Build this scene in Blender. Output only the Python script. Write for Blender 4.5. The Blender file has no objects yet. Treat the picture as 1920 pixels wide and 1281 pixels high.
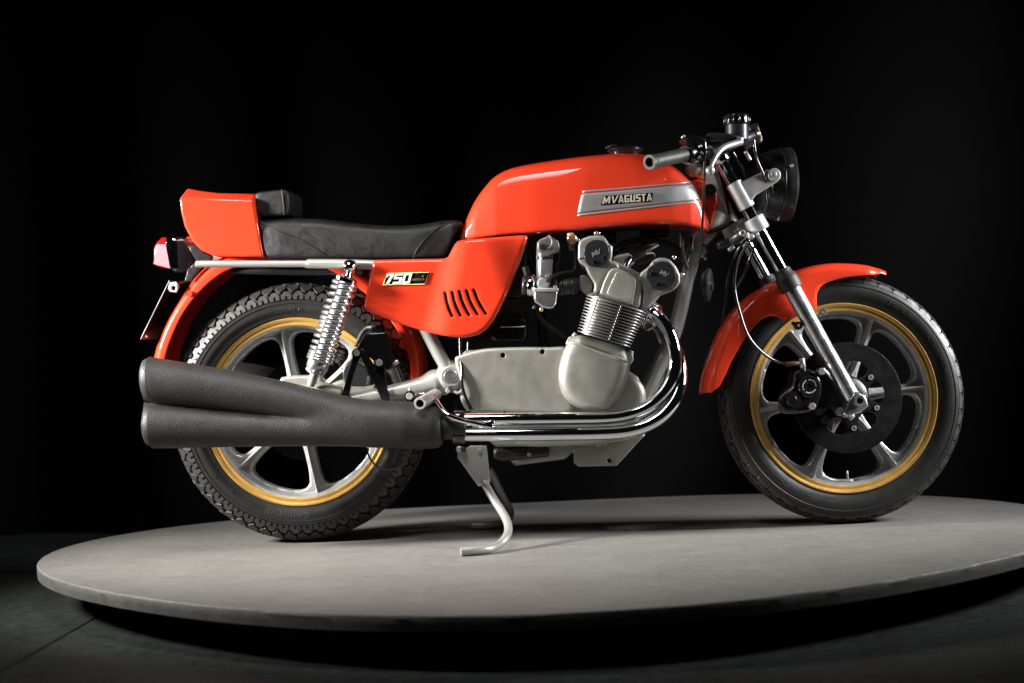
import bpy, bmesh, math, random
import numpy as np
from mathutils import Vector, Matrix, noise
from mathutils.geometry import delaunay_2d_cdt
from mathutils.bvhtree import BVHTree

random.seed(7)
scene = bpy.context.scene
COL = scene.collection

# ------------------------------------------------------------------ camera
FPX = 3300.0
CAM = Vector((0.7569, -4.5305, 0.5134))
R_ = Vector((0.99820829, 0.04458716, -0.0399023))
U_ = Vector((0.03968743, 0.00569431, 0.99919592))
F_ = Vector((-0.04477852, 0.99898927, -0.00391456))
cd = bpy.data.cameras.new('camera')
cd.sensor_width = 36.0
cd.lens = FPX / 1920 * 36
cd.clip_end = 100
cam = bpy.data.objects.new('camera', cd)
COL.objects.link(cam)
m = Matrix.Identity(4)
for i in range(3):
    m[i][0] = R_[i]; m[i][1] = U_[i]; m[i][2] = -F_[i]; m[i][3] = CAM[i]
cam.matrix_world = m
scene.camera = cam
cd.dof.use_dof = True
cd.dof.focus_distance = 4.34
cd.dof.aperture_fstop = 2.6

# ------------------------------------------------------------------ world, lamps, exposure
w = bpy.data.worlds.new('World')
scene.world = w
w.use_nodes = True
w.node_tree.nodes['Background'].inputs[0].default_value = (0.5, 0.55, 0.6, 1)
w.node_tree.nodes['Background'].inputs[1].default_value = 0.006


def area(name, loc, target, sx, sy, power, col=(1, 1, 1), spread=180):
    l = bpy.data.lights.new(name, 'AREA')
    l.shape = 'RECTANGLE'; l.size = sx; l.size_y = sy
    l.energy = power; l.color = col; l.spread = math.radians(spread)
    o = bpy.data.objects.new(name, l)
    COL.objects.link(o)
    o.location = loc
    d = Vector(target) - Vector(loc)
    o.rotation_euler = d.to_track_quat('-Z', 'Y').to_euler()
    return o


area('softbox_left', (-1.75, -0.72, 1.10), (0.45, -0.12, 0.36), 0.26, 0.45, 33, (1, 0.97, 0.93), 64)
area('softbox_right', (2.95, -0.24, 1.20), (1.20, -0.10, 0.45), 0.42, 0.80, 19, (0.98, 0.985, 1.0), 72)
area('softbox_top', (0.05, -1.18, 2.20), (0.24, -0.45, 0.20), 1.0, 0.6, 5.5, (1, 0.985, 0.97), 62)
vs = scene.view_settings
vs.view_transform = 'Standard'; vs.look = 'None'; vs.exposure = 0.0; vs.gamma = 1.0
scene.render.engine = 'CYCLES'
scene.cycles.use_denoising = True
scene.cycles.max_bounces = 8
scene.cycles.sample_clamp_indirect = 6.0

# ------------------------------------------------------------------ steering frame
RAKE = math.radians(27.5)
STEER = 0.1319
ZR, ZF = 0.3369, 0.3168
AXS = Vector((-math.sin(RAKE), 0, math.cos(RAKE)))
PIV = Vector((1.39, 0, ZF)) - 0.06 * Vector((math.cos(RAKE), 0, math.sin(RAKE)))
S = Matrix.Translation(PIV) @ Matrix.Rotation(STEER, 4, AXS) @ Matrix.Translation(-PIV)
SI = S.inverted()


def ray(px, py):
    return R_ * ((px - 960) / FPX) + U_ * (-(py - 640.5) / FPX) + F_


def P(px, py, Y):
    d = ray(px, py)
    return CAM + d * ((Y - CAM.y) / d.y)


def PZ(px, py, Z):
    d = ray(px, py)
    return CAM + d * ((Z - CAM.z) / d.z)


def PS(px, py, Y):
    c = SI @ CAM
    d = SI.to_3x3() @ ray(px, py)
    return c + d * ((Y - c.y) / d.y)


def uv(pts, Y, f=P):
    out = []
    for p in pts:
        q = f(p[0], p[1], Y)
        out.append((q.x, q.z))
    return out


# ------------------------------------------------------------------ materials
def mat(name, base, metal=0.0, rough=0.5, coat=0.0, coat_rough=0.03, spec=0.5,
        bump=None, var=None, rvar=0.0, aniso=0.0, emit=None, trans=0.0):
    """bump = (scale, strength, distance, kind); var = (scale, colour2, lo, hi)"""
    mt = bpy.data.materials.new(name)
    mt.use_nodes = True
    nt = mt.node_tree
    b = nt.nodes['Principled BSDF']
    b.inputs['Base Color'].default_value = (*base, 1)
    b.inputs['Metallic'].default_value = metal
    b.inputs['Roughness'].default_value = rough
    b.inputs['Specular IOR Level'].default_value = spec
    b.inputs['Coat Weight'].default_value = coat
    b.inputs['Coat Roughness'].default_value = coat_rough
    b.inputs['Transmission Weight'].default_value = trans
    tc = nt.nodes.new('ShaderNodeTexCoord')
    co = tc.outputs['Object']
    if var:
        n = nt.nodes.new('ShaderNodeTexNoise')
        n.inputs['Scale'].default_value = var[0]
        n.inputs['Detail'].default_value = 7
        n.inputs['Roughness'].default_value = 0.65
        nt.links.new(co, n.inputs['Vector'])
        cr = nt.nodes.new('ShaderNodeValToRGB')
        cr.color_ramp.elements[0].position = var[2]
        cr.color_ramp.elements[1].position = var[3]
        cr.color_ramp.elements[0].color = (*var[1], 1)
        cr.color_ramp.elements[1].color = (*base, 1)
        nt.links.new(n.outputs['Fac'], cr.inputs['Fac'])
        nt.links.new(cr.outputs['Color'], b.inputs['Base Color'])
    if rvar:
        n2 = nt.nodes.new('ShaderNodeTexNoise')
        n2.inputs['Scale'].default_value = 38
        n2.inputs['Detail'].default_value = 6
        nt.links.new(co, n2.inputs['Vector'])
        mr = nt.nodes.new('ShaderNodeMapRange')
        mr.inputs['From Min'].default_value = 0.3
        mr.inputs['From Max'].default_value = 0.7
        mr.inputs['To Min'].default_value = max(0.01, rough - rvar)
        mr.inputs['To Max'].default_value = min(1, rough + rvar)
        nt.links.new(n2.outputs['Fac'], mr.inputs['Value'])
        nt.links.new(mr.outputs['Result'], b.inputs['Roughness'])
    if bump:
        kind = bump[3] if len(bump) > 3 else 'noise'
        if kind == 'leather':
            v = nt.nodes.new('ShaderNodeTexVoronoi')
            v.feature = 'DISTANCE_TO_EDGE'
            v.inputs['Scale'].default_value = bump[0]
            nz = nt.nodes.new('ShaderNodeTexNoise')
            nz.inputs['Scale'].default_value = 30
            nz.inputs['Detail'].default_value = 4
            mx = nt.nodes.new('ShaderNodeVectorMath'); mx.operation = 'MULTIPLY_ADD'
            mx.inputs[1].default_value = (0.03, 0.03, 0.03)
            nt.links.new(co, nz.inputs['Vector'])
            nt.links.new(nz.outputs['Color'], mx.inputs[0])
            nt.links.new(co, mx.inputs[2])
            nt.links.new(mx.outputs[0], v.inputs['Vector'])
            mr2 = nt.nodes.new('ShaderNodeMapRange')
            mr2.inputs['From Max'].default_value = 0.12
            nt.links.new(v.outputs['Distance'], mr2.inputs['Value'])
            h = mr2.outputs['Result']
        else:
            n3 = nt.nodes.new('ShaderNodeTexNoise')
            n3.inputs['Scale'].default_value = bump[0]
            n3.inputs['Detail'].default_value = 5
            if kind == 'brush':
                mp = nt.nodes.new('ShaderNodeMapping')
                mp.inputs['Scale'].default_value = (1, 1, 14)
                mp.inputs['Rotation'].default_value = (0, -RAKE, 0)
                nt.links.new(co, mp.inputs['Vector'])
                nt.links.new(mp.outputs['Vector'], n3.inputs['Vector'])
            else:
                nt.links.new(co, n3.inputs['Vector'])
            h = n3.outputs['Fac']
        bp = nt.nodes.new('ShaderNodeBump')
        bp.inputs['Strength'].default_value = bump[1]
        bp.inputs['Distance'].default_value = bump[2]
        nt.links.new(h, bp.inputs['Height'])
        nt.links.new(bp.outputs['Normal'], b.inputs['Normal'])
    if emit:
        b.inputs['Emission Color'].default_value = (*emit[0], 1)
        b.inputs['Emission Strength'].default_value = emit[1]
    return mt


M = {}
M['red'] = mat('red_paint', (0.74, 0.047, 0.017), 0, 0.45, coat=1.0, coat_rough=0.03, spec=0.08, bump=(9, 0.04, 0.004), rvar=0.05)
M['redin'] = mat('red_underside', (0.16, 0.012, 0.006), 0, 0.6)
M['silver'] = mat('silver_stripe', (0.36, 0.36, 0.355), 0.45, 0.42, coat=0.6, coat_rough=0.06)
M['gold'] = mat('gold_anodised', (0.68, 0.40, 0.11), 0.55, 0.36, rvar=0.1, bump=(60, 0.05, 0.001))
M['brass'] = mat('brass', (0.75, 0.5, 0.2), 0.8, 0.32)
M['alloy'] = mat('cast_wheel_alloy', (0.40, 0.40, 0.395), 0.55, 0.42, rvar=0.1, bump=(420, 0.10, 0.0006), var=(14, (0.31, 0.31, 0.305), 0.35, 0.6))
M['engine'] = mat('bead_blasted_alloy', (0.335, 0.325, 0.295), 0.50, 0.46, rvar=0.08, bump=(380, 0.25, 0.0008), var=(7, (0.27, 0.262, 0.232), 0.3, 0.62))
M['fin'] = mat('machined_fin_alloy', (0.30, 0.295, 0.28), 0.75, 0.34, rvar=0.08)
M['polish'] = mat('polished_alloy', (0.56, 0.57, 0.58), 0.9, 0.27, rvar=0.1, bump=(34, 0.12, 0.0008, 'brush'))
M['satin'] = mat('satin_alloy', (0.46, 0.46, 0.455), 0.6, 0.42, rvar=0.08, bump=(500, 0.08, 0.0005))
M['chrome'] = mat('chrome', (0.78, 0.79, 0.81), 1.0, 0.055, rvar=0.02)
M['spring'] = mat('spring_chrome', (0.82, 0.83, 0.85), 0.95, 0.17)
M['frame'] = mat('silver_frame_paint', (0.36, 0.355, 0.335), 0.35, 0.38, coat=0.3, coat_rough=0.15)
M['rubber'] = mat('tyre_rubber', (0.013, 0.013, 0.0128), 0, 0.42, rvar=0.05, bump=(160, 0.18, 0.0006), var=(16, (0.016, 0.0155, 0.0145), 0.42, 0.66), spec=0.45)
M['tread'] = mat('tread_rubber', (0.022, 0.0215, 0.021), 0, 0.50, rvar=0.12, bump=(220, 0.25, 0.0008), var=(30, (0.042, 0.037, 0.029), 0.34, 0.52))
M['letter'] = mat('moulded_rubber_letters', (0.062, 0.060, 0.057), 0, 0.38)
M['black'] = mat('black_satin', (0.012, 0.012, 0.012), 0, 0.38, rvar=0.1, bump=(260, 0.1, 0.0005))
M['gloss'] = mat('black_gloss', (0.008, 0.008, 0.009), 0, 0.2, coat=0.6, coat_rough=0.06)
M['capblack'] = mat('cam_cap_black', (0.028, 0.028, 0.031), 0.35, 0.36, rvar=0.06)
M['disc'] = mat('black_brake_disc', (0.007, 0.007, 0.007), 0.0, 0.42, spec=0.2, rvar=0.1, bump=(900, 0.2, 0.0004))
M['soft'] = mat('black_rubber_parts', (0.016, 0.016, 0.016), 0, 0.55, bump=(240, 0.15, 0.0006))
M['grip'] = mat('grip_rubber', (0.022, 0.021, 0.020), 0, 0.5, bump=(330, 0.5, 0.0012), var=(60, (0.045, 0.042, 0.036), 0.45, 0.65))
M['muffler'] = mat('heat_black_paint', (0.017, 0.0165, 0.016), 0, 0.50, bump=(270, 0.75, 0.0014), rvar=0.08, var=(6, (0.024, 0.0232, 0.022), 0.38, 0.66), spec=0.35)
M['leather'] = mat('black_leather', (0.008, 0.008, 0.0085), 0, 0.42, bump=(300, 0.35, 0.0009, 'leather'), rvar=0.1, spec=0.45)
M['white'] = mat('white_enamel', (0.80, 0.78, 0.72), 0, 0.35)
M['lens'] = mat('tail_lens_red', (0.35, 0.006, 0.012), 0, 0.12, coat=0.6, trans=0.2)
M['lensw'] = mat('tail_lens_reflector', (0.34, 0.22, 0.25), 0.1, 0.35, coat=0.5, bump=(220, 0.5, 0.002))
M['glass'] = mat('headlamp_glass', (0.20, 0.21, 0.22), 0.6, 0.08, coat=1.0)
M['hole'] = mat('dark_recess', (0.004, 0.004, 0.004), 0, 0.8)  # black stands for the shade inside holes; also colours the joints
M['hose_end'] = mat('aged_copper', (0.14, 0.075, 0.05), 0.4, 0.5)
M['zincgrey'] = mat('dull_zinc', (0.17, 0.17, 0.165), 0.55, 0.42, rvar=0.1, bump=(500, 0.1, 0.0005))
M['steel'] = mat('zinc_bolts', (0.52, 0.51, 0.48), 0.75, 0.38)
M['deckside'] = mat('shaded_rim_paint', (0.10, 0.097, 0.088), 0, 0.62, bump=(150, 0.35, 0.002), var=(20, (0.07, 0.068, 0.062), 0.35, 0.6))  # deck paint made darker, standing for the little light the rim gets
M['base'] = mat('dark_plinth', (0.02, 0.02, 0.02), 0, 0.7)
M['curtain'] = mat('black_curtain_cloth', (0.006, 0.006, 0.0064), 0, 0.9, spec=0.1)


def special_floor_mats():
    mt = mat('grey_platform_paint', (0.20, 0.196, 0.186), 0, 0.56, rvar=0.12, spec=0.4)
    nt = mt.node_tree; b = nt.nodes['Principled BSDF']
    tc = nt.nodes.new('ShaderNodeTexCoord')

    def nz(scale, detail, dist=0.0, stretch=None):
        n = nt.nodes.new('ShaderNodeTexNoise')
        n.inputs['Scale'].default_value = scale
        n.inputs['Detail'].default_value = detail
        n.inputs['Roughness'].default_value = 0.62
        n.inputs['Distortion'].default_value = dist
        if stretch:
            mp = nt.nodes.new('ShaderNodeMapping')
            mp.inputs['Scale'].default_value = stretch
            nt.links.new(tc.outputs['Object'], mp.inputs['Vector'])
            nt.links.new(mp.outputs['Vector'], n.inputs['Vector'])
        else:
            nt.links.new(tc.outputs['Object'], n.inputs['Vector'])
        return n

    def ramp(src, stops):
        r = nt.nodes.new('ShaderNodeValToRGB')
        while len(r.color_ramp.elements) < len(stops):
            r.color_ramp.elements.new(0.5)
        for e, (p, c) in zip(r.color_ramp.elements, stops):
            e.position = p; e.color = (*c, 1)
        nt.links.new(src, r.inputs['Fac'])
        return r

    def mixc(a, bb, kind='MULTIPLY', fac=1.0):
        mx = nt.nodes.new('ShaderNodeMix'); mx.data_type = 'RGBA'; mx.blend_type = kind
        mx.inputs[0].default_value = fac
        nt.links.new(a, mx.inputs[6]); nt.links.new(bb, mx.inputs[7])
        return mx.outputs[2]
    base = ramp(nz(5, 8, 0.6).outputs['Fac'], [(0.3, (0.150, 0.143, 0.133)), (0.52, (0.168, 0.162, 0.151)), (0.75, (0.186, 0.180, 0.169))])
    streak = ramp(nz(7, 7, 0.4, (1, 5, 1)).outputs['Fac'], [(0.3, (0.86, 0.86, 0.85)), (0.6, (1, 1, 1))])
    spots = ramp(nz(46, 2, 0.0, (0.6, 1.2, 1)).outputs['Fac'], [(0.255, (0.5, 0.47, 0.43)), (0.30, (1, 1, 1))])
    grain = ramp(nz(420, 3).outputs['Fac'], [(0.35, (0.88, 0.88, 0.88)), (0.65, (1.1, 1.1, 1.1))])
    dots = ramp(nz(150, 1).outputs['Fac'], [(0.795, (1, 1, 1)), (0.815, (1.9, 1.9, 1.85))])
    c = mixc(base.outputs['Color'], streak.outputs['Color'])
    c = mixc(c, spots.outputs['Color'])
    c = mixc(c, dots.outputs['Color'])
    c = mixc(c, grain.outputs['Color'])
    nt.links.new(c, b.inputs['Base Color'])
    fb = nz(140, 4); bp = nt.nodes.new('ShaderNodeBump')
    bp.inputs['Strength'].default_value = 0.25; bp.inputs['Distance'].default_value = 0.0015
    nt.links.new(fb.outputs['Fac'], bp.inputs['Height'])
    nt.links.new(bp.outputs['Normal'], b.inputs['Normal'])
    M['deck'] = mt
    mt = mat('dark_painted_floor', (0.040, 0.044, 0.042), 0, 0.5, rvar=0.15, bump=(90, 0.25, 0.002), spec=0.4)
    nt = mt.node_tree; b = nt.nodes['Principled BSDF']
    tc = nt.nodes.new('ShaderNodeTexCoord')
    base = ramp(nz(4, 8, 0.8).outputs['Fac'], [(0.3, (0.020, 0.0235, 0.022)), (0.7, (0.036, 0.0405, 0.038))])
    dots = ramp(nz(130, 1.5).outputs['Fac'], [(0.74, (1, 1, 1)), (0.78, (3.2, 3.2, 3.0))])
    nt.links.new(mixc(base.outputs['Color'], dots.outputs['Color']), b.inputs['Base Color'])
    M['floor'] = mt


special_floor_mats()


def add_wear(mt, stretch, scale, lo, hi, colour, rough_to):
    """worn, polished streaks on top of a plain paint"""
    nt = mt.node_tree; b = nt.nodes['Principled BSDF']
    tc = nt.nodes.new('ShaderNodeTexCoord'); mp = nt.nodes.new('ShaderNodeMapping')
    mp.inputs['Scale'].default_value = stretch
    n = nt.nodes.new('ShaderNodeTexNoise'); n.inputs['Scale'].default_value = scale; n.inputs['Detail'].default_value = 8
    n.inputs['Roughness'].default_value = 0.7
    nt.links.new(tc.outputs['Object'], mp.inputs['Vector']); nt.links.new(mp.outputs['Vector'], n.inputs['Vector'])
    mr = nt.nodes.new('ShaderNodeMapRange')
    mr.inputs['From Min'].default_value = lo; mr.inputs['From Max'].default_value = hi
    nt.links.new(n.outputs['Fac'], mr.inputs['Value'])
    mx = nt.nodes.new('ShaderNodeMix'); mx.data_type = 'RGBA'
    nt.links.new(mr.outputs['Result'], mx.inputs[0])
    src = b.inputs['Base Color'].links[0].from_socket if b.inputs['Base Color'].links else None
    if src: nt.links.new(src, mx.inputs[6])
    else: mx.inputs[6].default_value = b.inputs['Base Color'].default_value
    mx.inputs[7].default_value = (*colour, 1)
    nt.links.new(mx.outputs[2], b.inputs['Base Color'])
    mr2 = nt.nodes.new('ShaderNodeMix'); mr2.data_type = 'FLOAT'
    nt.links.new(mr.outputs['Result'], mr2.inputs[0])
    rs = b.inputs['Roughness'].links[0].from_socket if b.inputs['Roughness'].links else None
    if rs: nt.links.new(rs, mr2.inputs[2])
    else: mr2.inputs[2].default_value = b.inputs['Roughness'].default_value
    mr2.inputs[3].default_value = rough_to
    nt.links.new(mr2.outputs[0], b.inputs['Roughness'])


add_wear(M['muffler'], (2.0, 9, 16), 3.2, 0.60, 0.70, (0.030, 0.030, 0.031), 0.24)
add_wear(M['engine'], (1, 1, 1), 34, 0.66, 0.78, (0.16, 0.15, 0.125), 0.55)
add_wear(M['leather'], (3, 3, 3), 3, 0.50, 0.75, (0.012, 0.012, 0.0125), 0.30)


# ------------------------------------------------------------------ object helpers
def new_obj(name, me, material, parent=None, xf=None, smooth=35, kind=None, label=None):
    if xf is not None:
        me.transform(xf)
    me.validate()
    if smooth is not None:
        me.polygons.foreach_set('use_smooth', [True] * len(me.polygons))
        me.set_sharp_from_angle(angle=math.radians(smooth))
    if material:
        me.materials.append(M[material])
    o = bpy.data.objects.new(name, me)
    COL.objects.link(o)
    if parent is not None:
        o.parent = parent
        o.matrix_parent_inverse = WORLD[parent.name].inverted()
    WORLD[o.name] = Matrix.Identity(4)
    if kind:
        o['kind'] = kind
    if label:
        o['label'] = label
    return o


WORLD = {}


def empty(name, loc, parent=None):
    o = bpy.data.objects.new(name, None)
    COL.objects.link(o)
    o.empty_display_size = 0.05
    o.location = loc
    if parent is not None:
        o.parent = parent
        o.matrix_parent_inverse = WORLD[parent.name].inverted()
    WORLD[o.name] = Matrix.Translation(loc)
    return o


def mesh(verts, faces):
    me = bpy.data.meshes.new('m')
    me.from_pydata([tuple(v) for v in verts], [], faces)
    bm = bmesh.new(); bm.from_mesh(me)
    bmesh.ops.recalc_face_normals(bm, faces=bm.faces)
    bm.to_mesh(me); bm.free()
    return me


def bevel(o, width, seg=2, ang=30):
    b = o.modifiers.new('bevel', 'BEVEL')
    b.width = width; b.segments = seg; b.limit_method = 'ANGLE'; b.angle_limit = math.radians(ang)
    b.harden_normals = False
    return o


def cr(pts, k=6, closed=False):
    pts = [Vector(p) for p in pts]
    n = len(pts); out = []
    segs = n if closed else n - 1
    for i in range(segs):
        if closed:
            a, b, c, d = pts[(i - 1) % n], pts[i], pts[(i + 1) % n], pts[(i + 2) % n]
        else:
            b, c = pts[i], pts[i + 1]
            a = pts[i - 1] if i > 0 else b * 2 - c
            d = pts[i + 2] if i + 2 < n else c * 2 - b
        for j in range(k):
            t = j / k
            out.append(0.5 * ((2 * b) + (c - a) * t + (2 * a - 5 * b + 4 * c - d) * t * t + (3 * b - a - 3 * c + d) * t ** 3))
    if not closed:
        out.append(pts[-1])
    return out


def tube_mesh(path, r, n=12, cap=True, k=6, flat=None):
    """path: Vectors; r scalar or list per control point; flat=(axis,ratio) squashes the section"""
    path = [Vector(p) for p in path]
    m0 = len(path)
    if isinstance(r, (int, float)):
        r = [r] * m0
    if k > 1 and m0 > 2:
        rr = []
        for i in range(m0 - 1):
            for j in range(k):
                rr.append(r[i] + (r[i + 1] - r[i]) * j / k)
        rr.append(r[-1])
        path = cr(path, k)
        r = rr
    vs_, fs = [], []
    t0 = (path[1] - path[0]).normalized()
    ref = Vector((0, 0, 1)) if abs(t0.z) < 0.9 else Vector((1, 0, 0))
    nrm = t0.cross(ref).normalized()
    for i, p in enumerate(path):
        if i == 0: t = path[1] - path[0]
        elif i == len(path) - 1: t = path[-1] - path[-2]
        else: t = path[i + 1] - path[i - 1]
        t.normalize()
        nrm = (nrm - t * nrm.dot(t)).normalized()
        bn = t.cross(nrm)
        for j in range(n):
            a = 2 * math.pi * j / n
            off = nrm * math.cos(a) * r[i] + bn * math.sin(a) * r[i]
            if flat:
                ax = Vector(flat[0]).normalized()
                off = off - ax * off.dot(ax) * (1 - flat[1])
            vs_.append(p + off)
    L = len(path)
    for i in range(L - 1):
        for j in range(n):
            fs.append((i * n + j, i * n + (j + 1) % n, (i + 1) * n + (j + 1) % n, (i + 1) * n + j))
    if cap:
        fs.append(tuple(range(n - 1, -1, -1)))
        fs.append(tuple((L - 1) * n + j for j in range(n)))
    return mesh(vs_, fs)


def tube(name, path, r, material, parent, n=12, k=6, cap=True, xf=None, flat=None, label=None):
    return new_obj(name, tube_mesh(path, r, n, cap, k, flat), material, parent, xf, 40, label=label)


def frame_of(axis):
    a = Vector(axis).normalized()
    ref = Vector((0, 0, 1)) if abs(a.z) < 0.9 else Vector((1, 0, 0))
    u = ref.cross(a).normalized()
    return a, u, a.cross(u)


def lathe_mesh(profile, origin, axis, n=32):
    a, u, v = frame_of(axis)
    o = Vector(origin)
    vs_, fs, rows = [], [], []
    for (r, h) in profile:
        if r < 1e-5:
            rows.append([len(vs_)]); vs_.append(o + a * h)
        else:
            row = []
            for j in range(n):
                t = 2 * math.pi * j / n
                row.append(len(vs_)); vs_.append(o + a * h + (u * math.cos(t) + v * math.sin(t)) * r)
            rows.append(row)
    for A, B in zip(rows[:-1], rows[1:]):
        for j in range(n):
            j2 = (j + 1) % n
            if len(A) == 1 and len(B) == 1: continue
            if len(A) == 1: fs.append((A[0], B[j], B[j2]))
            elif len(B) == 1: fs.append((A[j], B[0], A[j2]))
            else: fs.append((A[j], B[j], B[j2], A[j2]))
    return mesh(vs_, fs)


def lathe(name, profile, origin, axis, material, parent, n=32, xf=None, smooth=35, label=None):
    return new_obj(name, lathe_mesh(profile, origin, axis, n), material, parent, xf, smooth, label=label)


def rod(name, p0, p1, r, material, parent, n=16, xf=None, bev=0.001, label=None):
    p0 = Vector(p0); p1 = Vector(p1); L = (p1 - p0).length
    b = min(bev, r * 0.4, L * 0.3)
    return lathe(name, [(0, 0), (r - b, 0), (r, b), (r, L - b), (r - b, L), (0, L)], p0, p1 - p0, material, parent, n, xf, 50, label=label)


def loft_mesh(rings, cap=True):
    n = len(rings[0]); vs_, fs = [], []
    for r in rings: vs_ += list(r)
    for i in range(len(rings) - 1):
        for j in range(n):
            fs.append((i * n + j, i * n + (j + 1) % n, (i + 1) * n + (j + 1) % n, (i + 1) * n + j))
    if cap:
        fs.append(tuple(range(n - 1, -1, -1)))
        fs.append(tuple((len(rings) - 1) * n + j for j in range(n)))
    return mesh(vs_, fs)


def side(u, v, n):
    return Vector((u, -n, v))


def resample(loop, step):
    out = []
    for i in range(len(loop)):
        a = Vector(loop[i][:2]); b = Vector(loop[(i + 1) % len(loop)][:2])
        k = max(1, int(math.ceil((b - a).length / step)))
        for j in range(k):
            out.append(a + (b - a) * j / k)
    return out


def inside(poly, pts):
    pts = np.asarray(pts); res = np.zeros(len(pts), bool)
    x, y = pts[:, 0], pts[:, 1]
    n = len(poly)
    for i in range(n):
        x1, y1 = poly[i]; x2, y2 = poly[(i + 1) % n]
        c = ((y1 > y) != (y2 > y))
        with np.errstate(divide='ignore', invalid='ignore'):
            xi = (x2 - x1) * (y - y1) / (y2 - y1 + 1e-15) + x1
        res ^= c & (x < xi)
    return res


def seg_dist(pts, loop):
    pts = np.asarray(pts)
    A = np.array([tuple(p) for p in loop]); B = np.roll(A, -1, 0)
    d = np.full(len(pts), 1e9)
    for a, b in zip(A, B):
        ab = b - a; L = ab @ ab + 1e-18
        t = np.clip(((pts - a) @ ab) / L, 0, 1)
        q = a + t[:, None] * ab
        d = np.minimum(d, np.hypot(*(pts - q).T))
    return d


def plate_mesh(outline, holes=(), n0=0.0, thick=0.01, rnd=0.002, rndh=None, step=0.012, bulge=None, to3=side, extra=(), flatback=False):
    rndh = rnd if rndh is None else rndh
    loops = [resample(outline, step)] + [resample(h, step * 0.6) for h in holes]
    L2 = [[(p.x, p.y) for p in l] for l in loops]
    cand = []
    xs = [p[0] for p in L2[0]]; ys = [p[1] for p in L2[0]]
    gx = np.arange(min(xs), max(xs), step); gy = np.arange(min(ys), max(ys), step * 0.87)
    for j, y in enumerate(gy):
        for x in gx: cand.append((x + (step / 2 if j % 2 else 0), y))
    cand = np.array(cand + list(extra)) if len(cand) + len(extra) else np.zeros((0, 2))
    keep = inside(L2[0], cand)
    for h in L2[1:]: keep &= ~inside(h, cand)
    cand = cand[keep]
    if len(cand):
        dmin = np.min([seg_dist(cand, l) for l in L2], axis=0)
        cand = cand[dmin > step * 0.35]
    rings = []
    for li, l in enumerate(L2):
        rr = rnd if li == 0 else rndh
        if rr <= 0: continue
        A = np.array(l); T = np.roll(A, -1, 0) - np.roll(A, 1, 0)
        N = np.stack([-T[:, 1], T[:, 0]], 1); N /= (np.linalg.norm(N, axis=1)[:, None] + 1e-12)
        area2 = np.sum(A[:, 0] * np.roll(A[:, 1], -1) - np.roll(A[:, 0], -1) * A[:, 1])
        sgn = 1 if area2 > 0 else -1
        if li > 0: sgn = -sgn
        for f in (0.1, 0.32, 0.65, 1.0):
            Q = A + N * sgn * rr * f
            ok = inside(L2[0], Q)
            for h in L2[1:]: ok &= ~inside(h, Q)
            Q = Q[ok]
            if len(Q):
                dd = np.min([seg_dist(Q, x) for x in L2], axis=0)
                Q = Q[dd > rr * f * 0.9]
                rings.append(Q)
    pts = []; edges = []
    for l in L2:
        s0 = len(pts)
        pts += l
        edges += [(s0 + i, s0 + (i + 1) % len(l)) for i in range(len(l))]
    allp = [Vector(p) for p in pts] + [Vector(q) for Q in rings for q in Q]
    if rings and len(cand):
        rp = np.concatenate(rings) if rings else np.zeros((0, 2))
        # thin the grid near the rounding rings
        md = max(rnd, rndh)
        d2 = np.min([seg_dist(cand, l) for l in L2], axis=0)
        cand = cand[(d2 > md * 1.15)]
    allp += [Vector(c) for c in cand]
    V, _, Fc, _, _, _ = delaunay_2d_cdt(allp, edges, [], 0, 1e-6)
    A = np.array([(v.x, v.y) for v in V])
    tri = [f for f in Fc if len(f) == 3]
    cen = np.array([A[list(f)].mean(0) for f in tri])
    ok = inside(L2[0], cen)
    for h in L2[1:]: ok &= ~inside(h, cen)
    tri = [t for t, k_ in zip(tri, ok) if k_]
    d0 = seg_dist(A, L2[0])

    def drop(d, r):
        if r <= 0: return np.zeros_like(d)
        q = np.clip(1 - d / r, 0, 1)
        return r - r * np.sqrt(np.clip(1 - q * q, 0, 1))
    nf = np.full(len(A), n0) - drop(d0, rnd)
    for h in L2[1:]: nf = nf - drop(seg_dist(A, h), rndh)
    bl = np.array([bulge(x, y) for x, y in A]) if bulge else np.zeros(len(A))
    nf = nf + bl
    nb = np.full(len(A), n0 - thick) + (0 if flatback else bl)
    n = len(A)
    vs_ = [to3(A[i][0], A[i][1], nf[i]) for i in range(n)] + [to3(A[i][0], A[i][1], nb[i]) for i in range(n)]
    fs = []; cnt = {}
    for t in tri:
        fs.append(tuple(t)); fs.append((t[2] + n, t[1] + n, t[0] + n))
        for i in range(3):
            e = (t[i], t[(i + 1) % 3]); cnt[e] = 1
    for (a, b) in list(cnt):
        if (b, a) not in cnt:
            fs.append((b, a, a + n, b + n))
    used = sorted({i for f in fs for i in f}); mp = {o: i for i, o in enumerate(used)}
    return mesh([vs_[i] for i in used], [tuple(mp[i] for i in f) for f in fs])


def plate(name, outline, material, parent, holes=(), n0=0.0, thick=0.01, rnd=0.002, rndh=None, step=0.012, bulge=None,
          to3=side, xf=None, smooth=40, extra=(), flatback=False, label=None):
    return new_obj(name, plate_mesh(outline, holes, n0, thick, rnd, rndh, step, bulge, to3, extra, flatback), material, parent, xf, smooth, label=label)


def pplate(name, px, Y, thick, material, parent, rnd=0.002, smoothk=0, f=P, xf=None, **kw):
    o = uv(px, Y, f)
    if smoothk:
        o = [(p.x, p.y) for p in cr([(a, b, 0) for a, b in o], smoothk, True)]
    hs = []
    for h in kw.pop('holes', ()):
        hs.append(uv(h, Y, f))
    return plate(name, o, material, parent, n0=-Y, thick=thick, rnd=rnd, holes=hs, xf=xf, **kw)


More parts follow.
